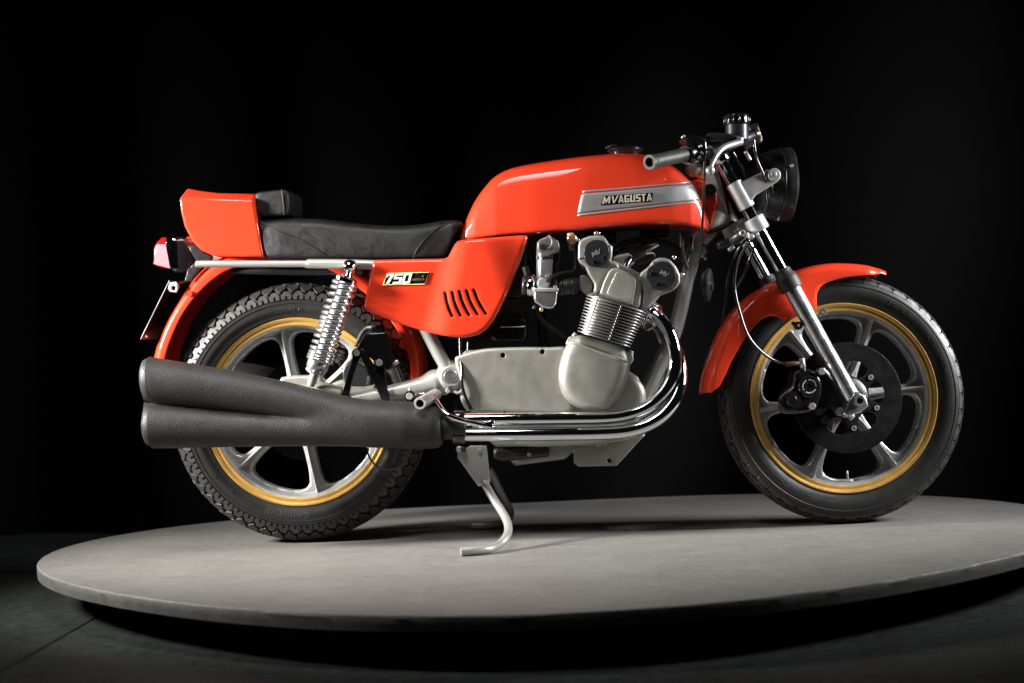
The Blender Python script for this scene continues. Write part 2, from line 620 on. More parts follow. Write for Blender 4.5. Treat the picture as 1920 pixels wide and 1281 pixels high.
def circ(c, r, n=24, a0=0.0, a1=2 * math.pi):
    return [(c[0] + r * math.cos(a0 + (a1 - a0) * i / n), c[1] + r * math.sin(a0 + (a1 - a0) * i / n)) for i in range(n)]


def bolt(name, px, py, Y, r, h, material, parent, f=P, xf=None, hexa=True, recess=False, depth=0.004):
    """bolt head whose face is toward the right-hand side of the bike"""
    q = f(px, py, Y)
    prof = [(0, -h), (r * 0.82, -h), (r, -h + r * 0.2), (r, depth)]
    if recess:
        prof = [(0, -h + r * 0.6), (r * 0.45, -h + r * 0.6), (r * 0.5, -h), (r * 0.85, -h), (r, -h + r * 0.2), (r, depth)]
    return lathe(name, prof, q, (0, 1, 0), material, parent, 6 if hexa else 20, xf, 30)


def text_mesh(s, size, extrude=0.001, offset=0.0, shear=0.0, spacing=1.0):
    c = bpy.data.curves.new('t', 'FONT')
    c.body = s; c.size = size; c.extrude = extrude; c.offset = offset; c.shear = shear
    c.space_character = spacing
    c.align_x = 'LEFT'; c.resolution_u = 3
    o = bpy.data.objects.new('t', c)
    COL.objects.link(o)
    dg = bpy.context.evaluated_depsgraph_get()
    me = bpy.data.meshes.new_from_object(o.evaluated_get(dg))
    bpy.data.objects.remove(o)
    return me


def warp(me, fn):
    for v in me.vertices:
        v.co = fn(v.co.x, v.co.y, v.co.z)
    me.update()
    return me


# ================================================================== SETTING
floor_z = -0.105
fl = mesh([(-8, -5.2, floor_z), (9, -5.2, floor_z), (9, 3.2, floor_z), (-8, 3.2, floor_z)], [(0, 1, 2, 3)])
o = new_obj('floor', fl, 'floor', None, None, None, kind='structure')
# joint in the floor at the left
a0 = PZ(-60, 1296, floor_z); a1 = PZ(200, 1144, floor_z)
dirv = (a1 - a0).normalized(); nv = Vector((-dirv.y, dirv.x, 0)) * 0.0035
q0 = a0 - dirv * 1.0; q1 = a1 + dirv * 2.6
jm = mesh([q0 - nv + Vector((0, 0, .004)), q1 - nv + Vector((0, 0, .004)), q1 + nv + Vector((0, 0, .004)), q0 + nv + Vector((0, 0, .004))], [(0, 1, 2, 3)])
new_obj('floor_joint', jm, 'hole', None, None, None, kind='structure')

# curtain with soft folds
nx, nzc = 260, 3
vs_ = []
for k in range(nzc):
    z = floor_z + 0.01 + k * 2.0
    for i in range(nx):
        x = -7 + 15 * i / (nx - 1)
        y = 1.35 + 0.05 * math.sin(x * 9 + 1.3 * math.sin(x * 2.1)) + 0.04 * math.sin(x * 4.3 + 0.4)
        vs_.append((x, y, z))
fs = [(k * nx + i, k * nx + i + 1, (k + 1) * nx + i + 1, (k + 1) * nx + i) for k in range(nzc - 1) for i in range(nx - 1)]
cu = new_obj('backdrop_curtain', mesh(vs_, fs), 'curtain', None, None, 60, kind='structure')
so = cu.modifiers.new('t', 'SOLIDIFY'); so.thickness = 0.004

# platform: slightly out-of-round disc, outline measured on its own plane
edge = [(-.583, -.39), (-.637, -.125), (-.635, .092), (-.59, .309), (-.49, .46), (-.316, .602), (-.02, .735), (.426, .82), (.75, .86), (1.058, .852),
        (1.40, .78), (1.691, .64), (1.80, .52), (1.862, .40), (1.91, .26), (1.935, .0), (1.915, -.2), (1.85, -.42), (1.657, -.734), (1.434, -.945), (1.299, -1.05),
        (1.157, -1.145), (.944, -1.255), (.842, -1.284), (.72, -1.31), (.588, -1.318), (.474, -1.301), (.26, -1.23), (.034, -1.109), (-.145, -.967), (-.267, -.854), (-.365, -.744), (-.455, -.627)]
cx, cy = 0.64, -0.22
E_ = np.array(edge) - [cx, cy]
th = np.arctan2(E_[:, 1], E_[:, 0]); rr = np.hypot(E_[:, 0], E_[:, 1])
K = 4
basis = lambda t: np.stack([np.ones_like(t)] + [f(k * t) for k in range(1, K + 1) for f in (np.cos, np.sin)], 1)
coef = np.linalg.lstsq(basis(th), rr, rcond=None)[0]
tt = np.linspace(0, 2 * math.pi, 240, endpoint=False)
rad = basis(tt) @ coef


def ringp(scale, z, wob=0.0):
    return [Vector((cx + (r * scale + wob * random.uniform(-1, 1)) * math.cos(t), cy + (r * scale + wob * random.uniform(-1, 1)) * math.sin(t), z)) for t, r in zip(tt, rad)]


tab = empty('display_platform', (cx, cy, floor_z))
tab['label'] = 'round grey painted turntable platform under the red motorcycle'
tab['category'] = 'platform'
rg_ = [ringp(0.02, 0), ringp(0.5, 0), ringp(0.985, 0), ringp(0.9985, 0, 0.0006), ringp(1.0, -0.0022, 0.0006)]
new_obj('deck', loft_mesh(rg_), 'deck', tab, None, 30)
new_obj('deck_edge', loft_mesh([ringp(0.9995, -0.0024), ringp(1.0008, -0.005, .0006), ringp(1.0005, -0.018, .0008), ringp(1.0, -0.030, .0006), ringp(0.6, -0.031)], False), 'deckside', tab, None, 30)
new_obj('plinth', loft_mesh([ringp(0.80, -0.032), ringp(0.80, floor_z + 0.001)]), 'base', tab, None, 30)

# ================================================================== MOTORCYCLE
bike = empty('motorcycle', (0.695, 0, 0))
bike['label'] = 'red and silver vintage sports motorcycle with gold rimmed wheels on a centre stand'
bike['category'] = 'motorcycle'


# ------------------------------------------------------------------ wheels
def wheel(name, C, rg, Rt, hwr, hw, rs, hwt, spoke0, ncell, cells, depth, texts, parent, xf, nspokes=6):
    W = empty(name, xf @ Vector(C) if xf is not None else C, parent)
    T = Matrix.Translation(C)
    X = (xf @ T) if xf is not None else T
    Y_ = (0, 1, 0)
    b = Rt - rs
    side_ctl = [(rg - 0.004, 0.70 * hw), (rg + 0.02 * (rs - rg), 0.76 * hw), (rg + 0.22 * (rs - rg), 0.90 * hw), (rg + 0.45 * (rs - rg), 0.985 * hw),
                (rg + 0.68 * (rs - rg), 1.0 * hw), (rg + 0.9 * (rs - rg), 0.5 * (hw + hwt) * 1.0), (rs, hwt * 1.0)]
    sp = cr([(a, y, 0) for a, y in side_ctl], 5)
    prof = [(p.x, -p.y) for p in sp]
    # small moulded ridges on the sidewall
    prof2 = []
    for (r_, y_) in prof:
        prof2.append((r_, y_))
    crown = []
    for i in range(0, 25):
        a = math.radians(-90 + 180 * i / 24)
        rr_ = rs + (b - depth) * math.cos(a)
        crown.append((rr_, (hwt - depth * 0.35 * (1 if depth > .004 else .5)) * math.sin(a)))
    full = prof2[:-1] + [(rs - 0.0015, -hwt), (rs - 0.0015 - depth * .2, -hwt + depth * .35)] + crown[1:-1] + [(rs - 0.0015 - depth * .2, hwt - depth * .35), (rs - 0.0015, hwt)] + [(r_, -y_) for r_, y_ in reversed(prof2[:-1])]
    full.append((rg - 0.010, 0.62 * hw)); full = [(rg - 0.010, -0.62 * hw)] + full
    lathe('tyre', full, (0, 0, 0), Y_, 'rubber', W, 144, X, 60)
    # raised ring near the tread edge
    rr0 = rg + 0.80 * (rs - rg)
    yy0 = np.interp(rr0, [p[0] for p in prof], [p[1] for p in prof])
    lathe('sidewall_ridge', [(rr0 - .0022, yy0 + .001), (rr0 - .001, yy0 - .0011), (rr0 + .001, yy0 - .0012), (rr0 + .0022, yy0 + .001)], (0, 0, 0), Y_, 'rubber', W, 144, X, 60)

    # tread blocks on the crown
    def onc(th_, adeg, h):
        a = math.radians(adeg)
        y = hwt * math.sin(a); r_ = rs + b * math.cos(a)
        n = Vector((math.cos(a) / b, math.sin(a) / hwt)).normalized()
        r_ += n.x * h; y += n.y * h
        return Vector((r_ * math.cos(th_), y, r_ * math.sin(th_)))
    tv, tf = [], []
    for c in range(ncell):
        for poly in cells:
            for sgn in (-1, 1):
                if sgn == 1 and min(p[1] for p in poly) < -1: continue
                m_ = len(poly)
                cs = sum(p[0] for p in poly) / m_; ca = sum(p[1] for p in poly) / m_
                base_i = len(tv)
                jit = random.uniform(-.0004, .0004)
                for (sc_, h) in ((1.03, -depth * 1.25), (0.985, -0.0010), (0.94, jit)):
                    for (s_, a_) in poly:
                        s2 = cs + (s_ - cs) * sc_; a2 = ca + (a_ - ca) * sc_
                        off = 0.5 if sgn == 1 else 0.0
                        tv.append(onc(2 * math.pi * (c + s2 + off) / ncell, sgn * a2, h))
                for q in range(2):
                    for j in range(m_):
                        tf.append((base_i + q * m_ + j, base_i + q * m_ + (j + 1) % m_, base_i + (q + 1) * m_ + (j + 1) % m_, base_i + (q + 1) * m_ + j))
                tf.append(tuple(base_i + 2 * m_ + j for j in range(m_)))
    new_obj('tyre_tread', mesh(tv, tf), 'tread', W, X, 14, kind='stuff')

    # moulded lettering, tops of the letters outwards
    for (s, ang, r_, size, ext) in texts:
        me = text_mesh(s, size, 0.0007, 0.0, 0, 1.08)
        xsv = [v.co.x for v in me.vertices]; wd = max(xsv) - min(xsv); x0 = min(xsv)

        def fn(x, y, z, r_=r_, ang=ang, wd=wd, x0=x0):
            t = math.radians(ang) - (x - x0 - wd / 2) / r_
            R2 = r_ + y
            yy = float(np.interp(R2, [p[0] for p in prof], [p[1] for p in prof]))
            return Vector((R2 * math.cos(t), yy - 0.0004 - z, R2 * math.sin(t)))
        warp(me, fn)
        new_obj('sidewall_lettering', me, 'letter', W, X, 30, kind='stuff')

    # gold lips and alloy barrel
    for sg, nm in ((-1, 'rim_lip'), (1, 'rim_lip')):
        pr = [(rg - .004, hwr - .012), (rg - .0005, hwr - .004), (rg, hwr), (rg - .0025, hwr + .0025), (rg - .0065, hwr + .0015), (rg - .0095, hwr - .0008), (rg - .0105, hwr - .003),
              (rg - .0125, hwr - .0035), (rg - .0185, hwr - .0022), (rg - .0205, hwr - .0035), (rg - .0212, hwr - .008), (rg - .0216, hwr - .012)]
        lathe(nm, [(a, sg * y) for a, y in pr], (0, 0, 0), Y_, 'gold', W, 128, X, 50)
    ri = rg - 0.0218
    pr = [(ri, -hwr + .009), (ri - .0025, -hwr + .011), (ri - .006, -hwr + .019), (ri - .008, -hwr + .030), (ri - .012, -0.010), (ri - .012, .010), (ri - .008, hwr - .030), (ri - .006, hwr - .019), (ri - .0025, hwr - .011), (ri, hwr - .009),
          (ri + .006, hwr - .009), (ri + .006, -hwr + .009)]
    lathe('rim_barrel', pr + [pr[0]], (0, 0, 0), Y_, 'alloy', W, 128, X, 40)

    # one cast spoke sector, copied round the hub
    ro = ri - 0.006
    hws = [(0.046, .0235), (0.060, .0185), (0.085, .0148), (0.115, .0132), (0.145, .0130), (0.163, .0142), (ro - .030, .0175), (ro - .021, .0230), (ro - .014, .0320), (ro - .0100, .0470), (ro - .0082, .068)]
    step_a = math.pi / nspokes
    up = [(math.sqrt(max(r_ * r_ - h * h, 0)), h) for r_, h in hws]
    up.append(((ro - .008) * math.cos(step_a), (ro - .008) * math.sin(step_a)))
    arc_o = [((ro + .003) * math.cos(t), (ro + .003) * math.sin(t)) for t in np.linspace(step_a, -step_a, 13)]
    inner = [(0.045, .018), (0.045, -.018)]
    outl = up + arc_o + [(x, -y) for x, y in reversed(up)]
    outl = [inner[1], inner[0]] + outl
    outl = outl[::-1]

    def ridge(x, y):
        q = max(0.0, 1 - abs(y) / 0.0055)
        return 0.020 * q * min(1.0, max(0, (x - 0.05) / 0.03))
    extra = [(x, y) for x in np.arange(0.055, ro - .006, .006) for y in (-.0056, 0, .0056)]
    sm = plate_mesh(outl, (), 0.012, 0.040, 0.006, step=0.011, bulge=ridge, extra=extra, flatback=True)
    sm.transform(X) if False else None
    first = None
    for i in range(nspokes):
        ang = spoke0 + i * 360.0 / nspokes
        Rm = Matrix.Rotation(-math.radians(ang), 4, 'Y')
        if first is None:
            me = sm.copy()
            first = new_obj('spoke', me, 'alloy', W, None, 38)
        else:
            o2 = first.copy(); COL.objects.link(o2); WORLD[o2.name] = Matrix.Identity(4)
            o2.parent = W; o2.matrix_parent_inverse = WORLD[W.name].inverted()
            o2.matrix_local = X @ Rm
            continue
        first.matrix_local = X @ Rm
    for o2 in W.children:
        if o2.name.startswith('spoke'):
            o2.matrix_parent_inverse = Matrix.Identity(4)
            k_ = 0
    idx = 0
    for o2 in [c for c in W.children if c.name.split('.')[0] == 'spoke']:
        ang = spoke0 + idx * 360.0 / nspokes; idx += 1
        Rm = Matrix.Rotation(-math.radians(ang), 4, 'Y')
        o2.matrix_basis = WORLD[W.name].inverted() @ X @ Rm
    hb = 0.052
    lathe('hub', [(0, -.055), (.018, -.055), (.03, -.05), (.036, -.035), (hb, -.024), (hb, .024), (.036, .035), (.03, .05), (.018, .055), (0, .055)], (0, 0, 0), Y_, 'alloy', W, 40, X, 40)
    va = math.radians(-88 if name == 'front_wheel' else -30)
    vd = Vector((math.cos(va), 0, math.sin(va)))
    rod('valve_stem', vd * (ri - .010), vd * (ri - .036), .0032, 'steel', W, 10, X)
    return W


rear_cells = [
    [(.08, 89), (.06, 75), (.30, 59.5), (.70, 59.5), (.94, 75), (.92, 89), (.60, 89), (.60, 79), (.50, 76), (.40, 79), (.40, 89)],
    [(.53, 38), (.72, 28), (1.10, 25), (1.43, 33), (1.47, 44), (1.22, 57), (1.03, 65), (.90, 60), (.62, 50)],
    [(.02, 4), (.46, 3), (.94, 5), (.95, 15), (.70, 24), (.32, 23), (.03, 16)],
]
front_cells = [
    [(.03, 89), (.05, 66), (.30, 58), (.72, 58), (.96, 66), (.97, 89)],
    [(.53, 60), (.53, 38), (.78, 27), (1.22, 27), (1.47, 38), (1.47, 60), (1.25, 55), (.75, 55)],
    [(.03, 20), (.30, 25), (.72, 25), (.97, 20), (.97, 2), (.03, 2)],
]
wheel('rear_wheel', (0, 0, ZR), 0.2425, 0.3335, 0.050, 0.066, 0.2885, 0.066, 100.5, 60, rear_cells, 0.0095,
      [('120/90 H', 92, .258, .017, 0), ('18 72 H', 38, .258, .014, 0), ('Continental', -98, .257, .022, 0), ('G', -60, .259, .015, 0), ('G', -132, .259, .015, 0), ('V', 216, .262, .012, 0)], bike, None)
FWC = (1.39, 0, ZF)
fw = wheel('front_wheel', FWC, 0.2425, 0.3172, 0.037, 0.047, 0.2965, 0.0415, 6.0, 46, front_cells, 0.0048,
           [('3.50 H 18', 55, .263, .017, 0), ('TK22', 32, .262, .016, 0), ('Continental', 222, .258, .021, 0), ('TEE-TYRE', 17, .266, .012, 0), ('MADE IN GERMANY', 254, .2525, .0075, 0), ('G', 246, .257, .014, 0)], bike, S)

# ------------------------------------------------------------------ front brake
T_ = Matrix.Translation(FWC)
FX = S @ T_
bd = empty('front_brake', FX @ Vector((0, -.066, 0)), bike)
holes = []
for i in range(6):
    a = math.radians(8 + 60 * i)
    pts = []
    for (r_, da) in ((.058, -12), (.066, -18), (.080, -20.5), (.091, -17), (.0955, -9), (.0965, 0), (.0955, 9), (.091, 17), (.080, 20.5), (.066, 18), (.058, 12), (.055, 0)):
        t = a + math.radians(da); pts.append((r_ * math.cos(t), r_ * math.sin(t)))
    holes.append(pts)
plate('brake_disc', circ((0, 0), .1405, 96), 'disc', bd, holes=holes, n0=.069, thick=.0055, rnd=.0008, step=.009, xf=FX)
for i in range(6):
    a = math.radians(38.5 + 60 * i)
    c = Vector((.0785 * math.cos(a), -.069, .0785 * math.sin(a)))
    lathe('bobbin', [(.0022, .002), (.0024, -.0005), (.0026, -.0028), (.0062, -.0028), (.0068, -.002), (.0068, .004)], c, (0, 1, 0), 'steel', bd, 20, FX)
for i in range(6):
    a = math.radians(8 + 60 * i)
    c = Vector((.042 * math.cos(a), -.074, .042 * math.sin(a)))
    lathe('carrier_bolt', [(0, -.006), (.0065, -.006), (.0075, -.004), (.0075, .006)], c, (0, 1, 0), 'steel', bd, 6, FX)
lathe('disc_carrier', [(.012, -.078), (.034, -.076), (.050, -.071), (.056, -.0655), (.056, -.06), (.03, -.05)], (0, 0, 0), (0, 1, 0), 'black', bd, 40, FX)
cal = empty('front_brake_caliper', S @ PS(1515, 725, -.09), bike)
pplate('caliper_bracket', [(1541, 690), (1560, 712), (1584, 760), (1560, 765), (1529, 770), (1524, 752), (1528, 715)], -.082, .006, 'capblack', cal, rnd=.001, f=PS, xf=S)
pplate('caliper_body', [(1497, 694), (1522, 692), (1540, 712), (1541, 740), (1528, 768), (1505, 775), (1478, 774), (1470, 757), (1474, 735), (1488, 722), (1491, 705)], -.106, .075, 'gloss', cal, rnd=.009, smoothk=3, f=PS, xf=S)
q = PS(1516, 725, -.106)
lathe('piston_cap', [(0, -.006), (.006, -.006), (.007, -.008), (.010, -.0085), (.011, -.0065), (.019, -.0065), (.0205, -.0085), (.0255, -.0085), (.0275, -.006), (.0275, .01)], q, (0, 1, 0), 'gloss', cal, 36, S)
for j in range(24):
    a = 2 * math.pi * j / 24
    if j % 8 == 7: continue
    rod('cap_mark', q + Vector((.0145 * math.cos(a), -.0062, .0145 * math.sin(a))), q + Vector((.0180 * math.cos(a), -.0074, .0180 * math.sin(a))), .0012, 'steel', cal, 6, S)
q = PS(1484, 752, -.106)
lathe('pad_housing', [(0, -.010), (.012, -.010), (.014, -.007), (.0235, -.006), (.026, -.002), (.026, .03)], q, (0, 1, 0), 'gloss', cal, 24, S)
for (x, y, r_) in ((1522.5, 762, .0095), (1540.6, 696.7, .0095)):
    bolt('caliper_bolt', x, y, -.112, r_, .006, 'steel', cal, PS, S, depth=.03)
rod('banjo_bolt', PS(1503, 672, -.10), PS(1506, 690, -.10), .0075, 'steel', cal, 8, S)
rod('banjo_neck', PS(1506, 690, -.10), PS(1509, 706, -.10), .006, 'capblack', cal, 12, S)
rod('hose_end', PS(1474, 683, -.10), PS(1500, 681, -.10), .006, 'hose_end', cal, 10, S)
for (x, y) in ((1547, 787), (1575, 772), (1536, 772)):
    lathe('axle_nut', [(0, -.01), (.009, -.01), (.011, -.006), (.011, .01)], PS(x, y, -.082), (0, 1, 0), 'satin' if x == 1575 else 'capblack', cal, 12, S)

# ------------------------------------------------------------------ fork
A_ = PS(1347, 292, -.095); B_ = PS(1604, 757, -.095)
axf = (B_ - A_).normalized()


def along(px, py):
    q_ = PS(px, py, -.095)
    return (q_ - A_).dot(axf)


for sg in (1, -1):
    MM = S if sg == 1 else S @ Matrix.Scale(-1, 4, (0, 1, 0))
    fk = empty('fork_leg', MM @ B_, bike)
    t_seal0 = along(1466, 506); t_seal1 = along(1487, 540)
    tB = (B_ - A_).length
    lathe('stanchion', [(0, 0), (.014, 0), (.0165, .003), (.0165, t_seal1)], A_, axf, 'chrome', fk, 32, MM)
    lathe('dust_seal', [(.0168, t_seal0 - .002), (.021, t_seal0), (.0225, t_seal0 + .006), (.0225, t_seal0 + .012), (.028, t_seal0 + .02), (.0292, t_seal0 + .028), (.0292, t_seal1 - .004), (.0275, t_seal1 + .002), (.021, t_seal1 + .003)], A_, axf, 'soft', fk, 32, MM)
    lathe('slider', [(.021, t_seal1 - .004), (.0222, t_seal1 + .004), (.0222, t_seal1 + .06), (.0212, t_seal1 + .09), (.0205, tB - .06), (.0205, tB - .01), (.0195, tB + .006), (.015, tB + .010), (0, tB + .010)], A_, axf, 'polish', fk, 40, MM)
    if sg == 1:
        for (x, y) in ((1541.5, 586), (1496, 611)):
            lathe('mount_lug', [(.0035, -.004), (.0035, -.0125), (.006, -.0128), (.0095, -.012), (.0105, -.009), (.0105, .008)], PS(x, y, -.095), (0, 1, 0), 'polish' if x > 1520 else 'capblack', fk, 20, S)
        plate('axle_clamp', [(a, b) for a, b in uv([(1590, 752), (1603, 733), (1622, 742), (1629, 762), (1610, 775), (1588, 783), (1580, 776)], -.112, PS)], 'polish', fk, n0=.117, thick=.036, rnd=.005, step=.008, xf=S)
        lathe('axle_end', [(0, -.004), (.0075, -.004), (.0078, -.012), (.0125, -.012), (.0138, -.009), (.0138, .01)], PS(1610, 752, -.117), (0, 1, 0), 'polish', fk, 24, S)
        lathe('axle_bore', [(0, -.0042), (.0073, -.0042), (.0073, .0)], PS(1610, 752, -.117), (0, 1, 0), 'hole', fk, 20, S)
        rod('clamp_bolt', PS(1592, 786, -.112), PS(1600, 778, -.112), .007, 'steel', fk, 6, S)
        bolt('lug_bolt', 1488, 607, -.075, .006, .004, 'capblack', fk, PS, S)

# yokes
yk = empty('fork_yoke', S @ PS(1400, 440, 0), bike)
t_l = along(1414, 424)
ql = A_ + axf * t_l
for sg in (1, -1):
    MM = S if sg == 1 else S @ Matrix.Scale(-1, 4, (0, 1, 0))
    lathe('lower_clamp', [(.0166, -.019), (.0245, -.019), (.027, -.016), (.027, .016), (.0245, .019), (.0166, .019)], ql, axf, 'satin', yk, 36, MM)
    t_u = along(1349, 296)
    lathe('upper_clamp', [(0, -.013), (.017, -.013), (.0235, -.010), (.0235, .014), (.0215, .017), (.0166, .017)], A_ + axf * t_u, axf, 'chrome', yk, 32, MM)
rod('lower_bridge', ql + Vector((-.03, .008, 0)), ql + Vector((-.03, .182, 0)), .020, 'satin', yk, 20, S, .004)
rod('pinch_boss', PS(1394, 437, -.105), PS(1372, 452, -.075), .013, 'capblack', yk, 16, S, .003)
bolt('pinch_bolt', 1392, 437, -.118, .0075, .004, 'steel', yk, PS, S, recess=True, hexa=False, depth=.02)
rod('steering_stop', PS(1345, 462, -.05), PS(1376, 452, -.05), .012, 'capblack', yk, 16, S, .003)
rod('stop_bolt', PS(1366, 470, -.06), PS(1376, 462, -.06), .006, 'steel', yk, 6, S)
rod('hose_clip', PS(1404, 447, -.12), PS(1413, 442, -.12), .006, 'steel', yk, 8, S)
ub = A_ + axf * 0.006
plate('upper_bridge', [(ub.x - .03, -.10), (ub.x - .055, -.03), (ub.x - .055, .03), (ub.x - .03, .10), (ub.x + .02, .10), (ub.x + .015, 0), (ub.x + .02, -.10)], 'black', yk, n0=0, thick=.014, rnd=.003, step=.02,
      to3=lambda u, v, n: Vector((u, v, A_.z + .004 + n - (u - A_.x) * 0.5)), xf=S)

# headlamp and its bracket
hl = empty('headlamp', S @ PS(1468, 347, 0), bike)
hax = Vector((math.cos(math.radians(3)), 0, -math.sin(math.radians(3))))
hc = PS(1481, 347, 0)
lathe('lamp_shell', [(.0895, 0.002), (.0955, -.002), (.0962, -.012), (.0945, -.033), (.0925, -.036), (.0915, -.038), (.088, -.052), (.079, -.075), (.062, -.098), (.035, -.112), (0, -.116)], hc, hax, 'black', hl, 64, S, 50)
lathe('lamp_glass', [(0, .020), (.03, .018), (.06, .011), (.083, .001), (.089, -.003)], hc, hax, 'glass', hl, 48, S)
lathe('lamp_rim_band', [(.0955, -.0295), (.0968, -.031), (.0968, -.034), (.093, -.036)], hc, hax, 'gloss', hl, 64, S)
bolt('rim_screw', 1484, 311, -.0955, .0045, .004, 'steel', hl, PS, S, hexa=False, depth=.01)
br = empty('headlamp_bracket', S @ PS(1395, 368, -.095), bike)
t0_, t1_ = along(1379, 341), along(1404, 388)
lathe('bracket_sleeve', [(.0167, t0_), (.0212, t0_ + .001), (.0212, t1_), (.0167, t1_ + .001)], A_, axf, 'satin', br, 36, S)
arm = [(1381, 352), (1390, 340), (1440, 318), (1452, 317), (1463, 325), (1464, 334), (1458, 341), (1418, 366), (1404, 384), (1398, 378)]
pplate('bracket_arm', arm, -.113, .014, 'satin', br, rnd=.004, f=PS, xf=S, step=.008)
lathe('bracket_washer', [(0, -.006), (.008, -.006), (.0145, -.006), (.0165, -.004), (.0165, .004)], PS(1451, 328, -.113), (0, 1, 0), 'satin', br, 28, S)
plate('bracket_screw', [(x, z) for x, z in uv([(1445, 324), (1456, 322), (1457, 330), (1446, 332)], -.12, PS)], 'steel', br, n0=.124, thick=.008, rnd=.002, step=.006, xf=S)

# handlebar and controls
hb_ = empty('handlebar', S @ PS(1345, 285, -.12), bike)
H0 = PS(1352, 276, -.10); H1 = PS(1217.5, 304.5, -.335)
hd = (H1 - H0); hL = hd.length; hdn = hd.normalized()


def hpt(px):
    # parameter along the bar whose image column is px
    best = min(np.linspace(-.1, 1.05, 400), key=lambda t: abs(PXL(S @ (H0 + hd * t))[0] - px))
    return H0 + hd * best


def PXL(p):
    q_ = Vector(p) - CAM
    zz = q_.dot(F_)
    return 960 + FPX * q_.dot(R_) / zz, 640.5 - FPX * q_.dot(U_) / zz


rod('bar_tube', H0 - hdn * .01, hpt(1240), .0105, 'black', hb_, 20, S)
g0, g1 = hpt(1288), H1
gl = (g1 - g0).length
gp = [(.010, 0), (.0165, 0), (.0172, .004)]
for i in range(14):
    z_ = .008 + (gl - .026) * i / 13
    gp += [(.0168, z_), (.0163, z_ + .0035)]
gp += [(.0168, gl - .014), (.0180, gl - .009), (.0185, gl - .003), (.0178, gl), (.0115, gl), (.0105, gl - .004), (.0100, gl - .012), (0, gl - .012)]
lathe('grip', gp, g0, g1 - g0, 'grip', hb_, 32, S, 60)
c0, c1 = hpt(1311), hpt(1284)
cl = (c1 - c0).length
lathe('throttle_housing', [(.011, 0), (.021, 0), (.0235, .004), (.0235, cl * .5), (.0205, cl * .55), (.0205, cl * .62), (.0245, cl * .66), (.0245, cl * .9), (.0215, cl), (.012, cl)], c0, c1 - c0, 'gloss', hb_, 28, S)
plate('switch_block', [(a, b) for a, b in uv([(1276, 262), (1300, 254), (1322, 262), (1324, 290), (1311, 305), (1300, 303), (1305, 280), (1285, 270)], -.205, PS)], 'gloss', hb_, n0=.225, thick=.05, rnd=.006, step=.01, xf=S)
for (x, y, dx, dy) in ((1310, 276, 6, -3), (1313, 285, 6, 4), (1308, 297, 5, -4), (1278, 259, 6, -5)):
    rod('switch_screw', PS(x, y, -.228), PS(x + dx, y + dy, -.232), .0032, 'steel', hb_, 8, S)
tube('cable_elbow', [PS(1318, 283, -.215), PS(1327, 277, -.21), PS(1336, 283, -.20), PS(1338, 297, -.19)], .0075, 'soft', hb_, 10, 5, xf=S)
rod('clip_on_clamp', PS(1343, 283, -.105), PS(1356, 305, -.105), .0225, 'chrome', hb_, 24, S, .004)
mc = empty('master_cylinder', S @ PS(1383, 250, -.17), bike)
r0 = PS(1382, 262, -.165); rax = Vector((.03, 0, 1)).normalized()
lathe('reservoir', [(0, -.006), (.022, -.006), (.0285, -.001), (.0285, .035), (.0, .035)], r0, rax, 'capblack', mc, 36, S)
kv = [(.0, .0355)]
lathe('reservoir_cap', [(0, .036), (.0308, .036), (.0318, .038), (.0318, .056), (.0300, .0605), (.026, .0625), (0, .063)], r0, rax, 'gloss', mc, 48, S)
for j in range(16):
    a = 2 * math.pi * j / 16
    a_, u_, v_ = frame_of(rax)
    c_ = r0 + (u_ * math.cos(a) + v_ * math.sin(a)) * .0312
    rod('cap_knurl', c_ + rax * .0385, c_ + rax * .0575, .0030, 'gloss', mc, 8, S, .0008)
rod('cylinder_body', PS(1362, 276, -.185), PS(1416, 251, -.135), .0125, 'capblack', mc, 20, S)
rod('cylinder_ring', PS(1411, 253, -.14), PS(1415.5, 251, -.136), .0135, 'black', mc, 20, S)
rod('brake_switch', PS(1413, 252, -.137), PS(1424, 250, -.13), .006, 'brass', mc, 10, S)
rod('lever_pivot', PS(1388, 258, -.205), PS(1386, 268, -.205), .009, 'satin', mc, 16, S)
pplate('lever_perch', [(1326, 252), (1331, 248), (1368, 250), (1385, 254), (1388, 262), (1372, 266), (1350, 263), (1326, 263)], -.205, .02, 'capblack', mc, rnd=.003, f=PS, xf=S, step=.008)
tube('brake_lever', [PS(1390, 266, -.205), PS(1375, 270, -.215), PS(1357, 277, -.232), PS(1345, 289, -.25), PS(1337, 303, -.265), PS(1333, 313, -.272)], [.0085, .0085, .0072, .0062, .0056, .0052], 'satin', mc, 14, 6, xf=S)
lathe('lever_ball', [(0, -.0115)] + [(.0115 * math.cos(math.radians(t)), .0115 * math.sin(math.radians(t))) for t in range(-75, 90, 15)] + [(0, .0115)], PS(1331.5, 319.5, -.274), (0, 1, 0), 'satin', mc, 24, S)
pplate('instrument_pod', [(1404, 236), (1417, 229), (1422, 232), (1432, 262), (1428, 268), (1412, 272)], -.06, .10, 'black', bike, rnd=.006, f=PS, xf=S, step=.01)

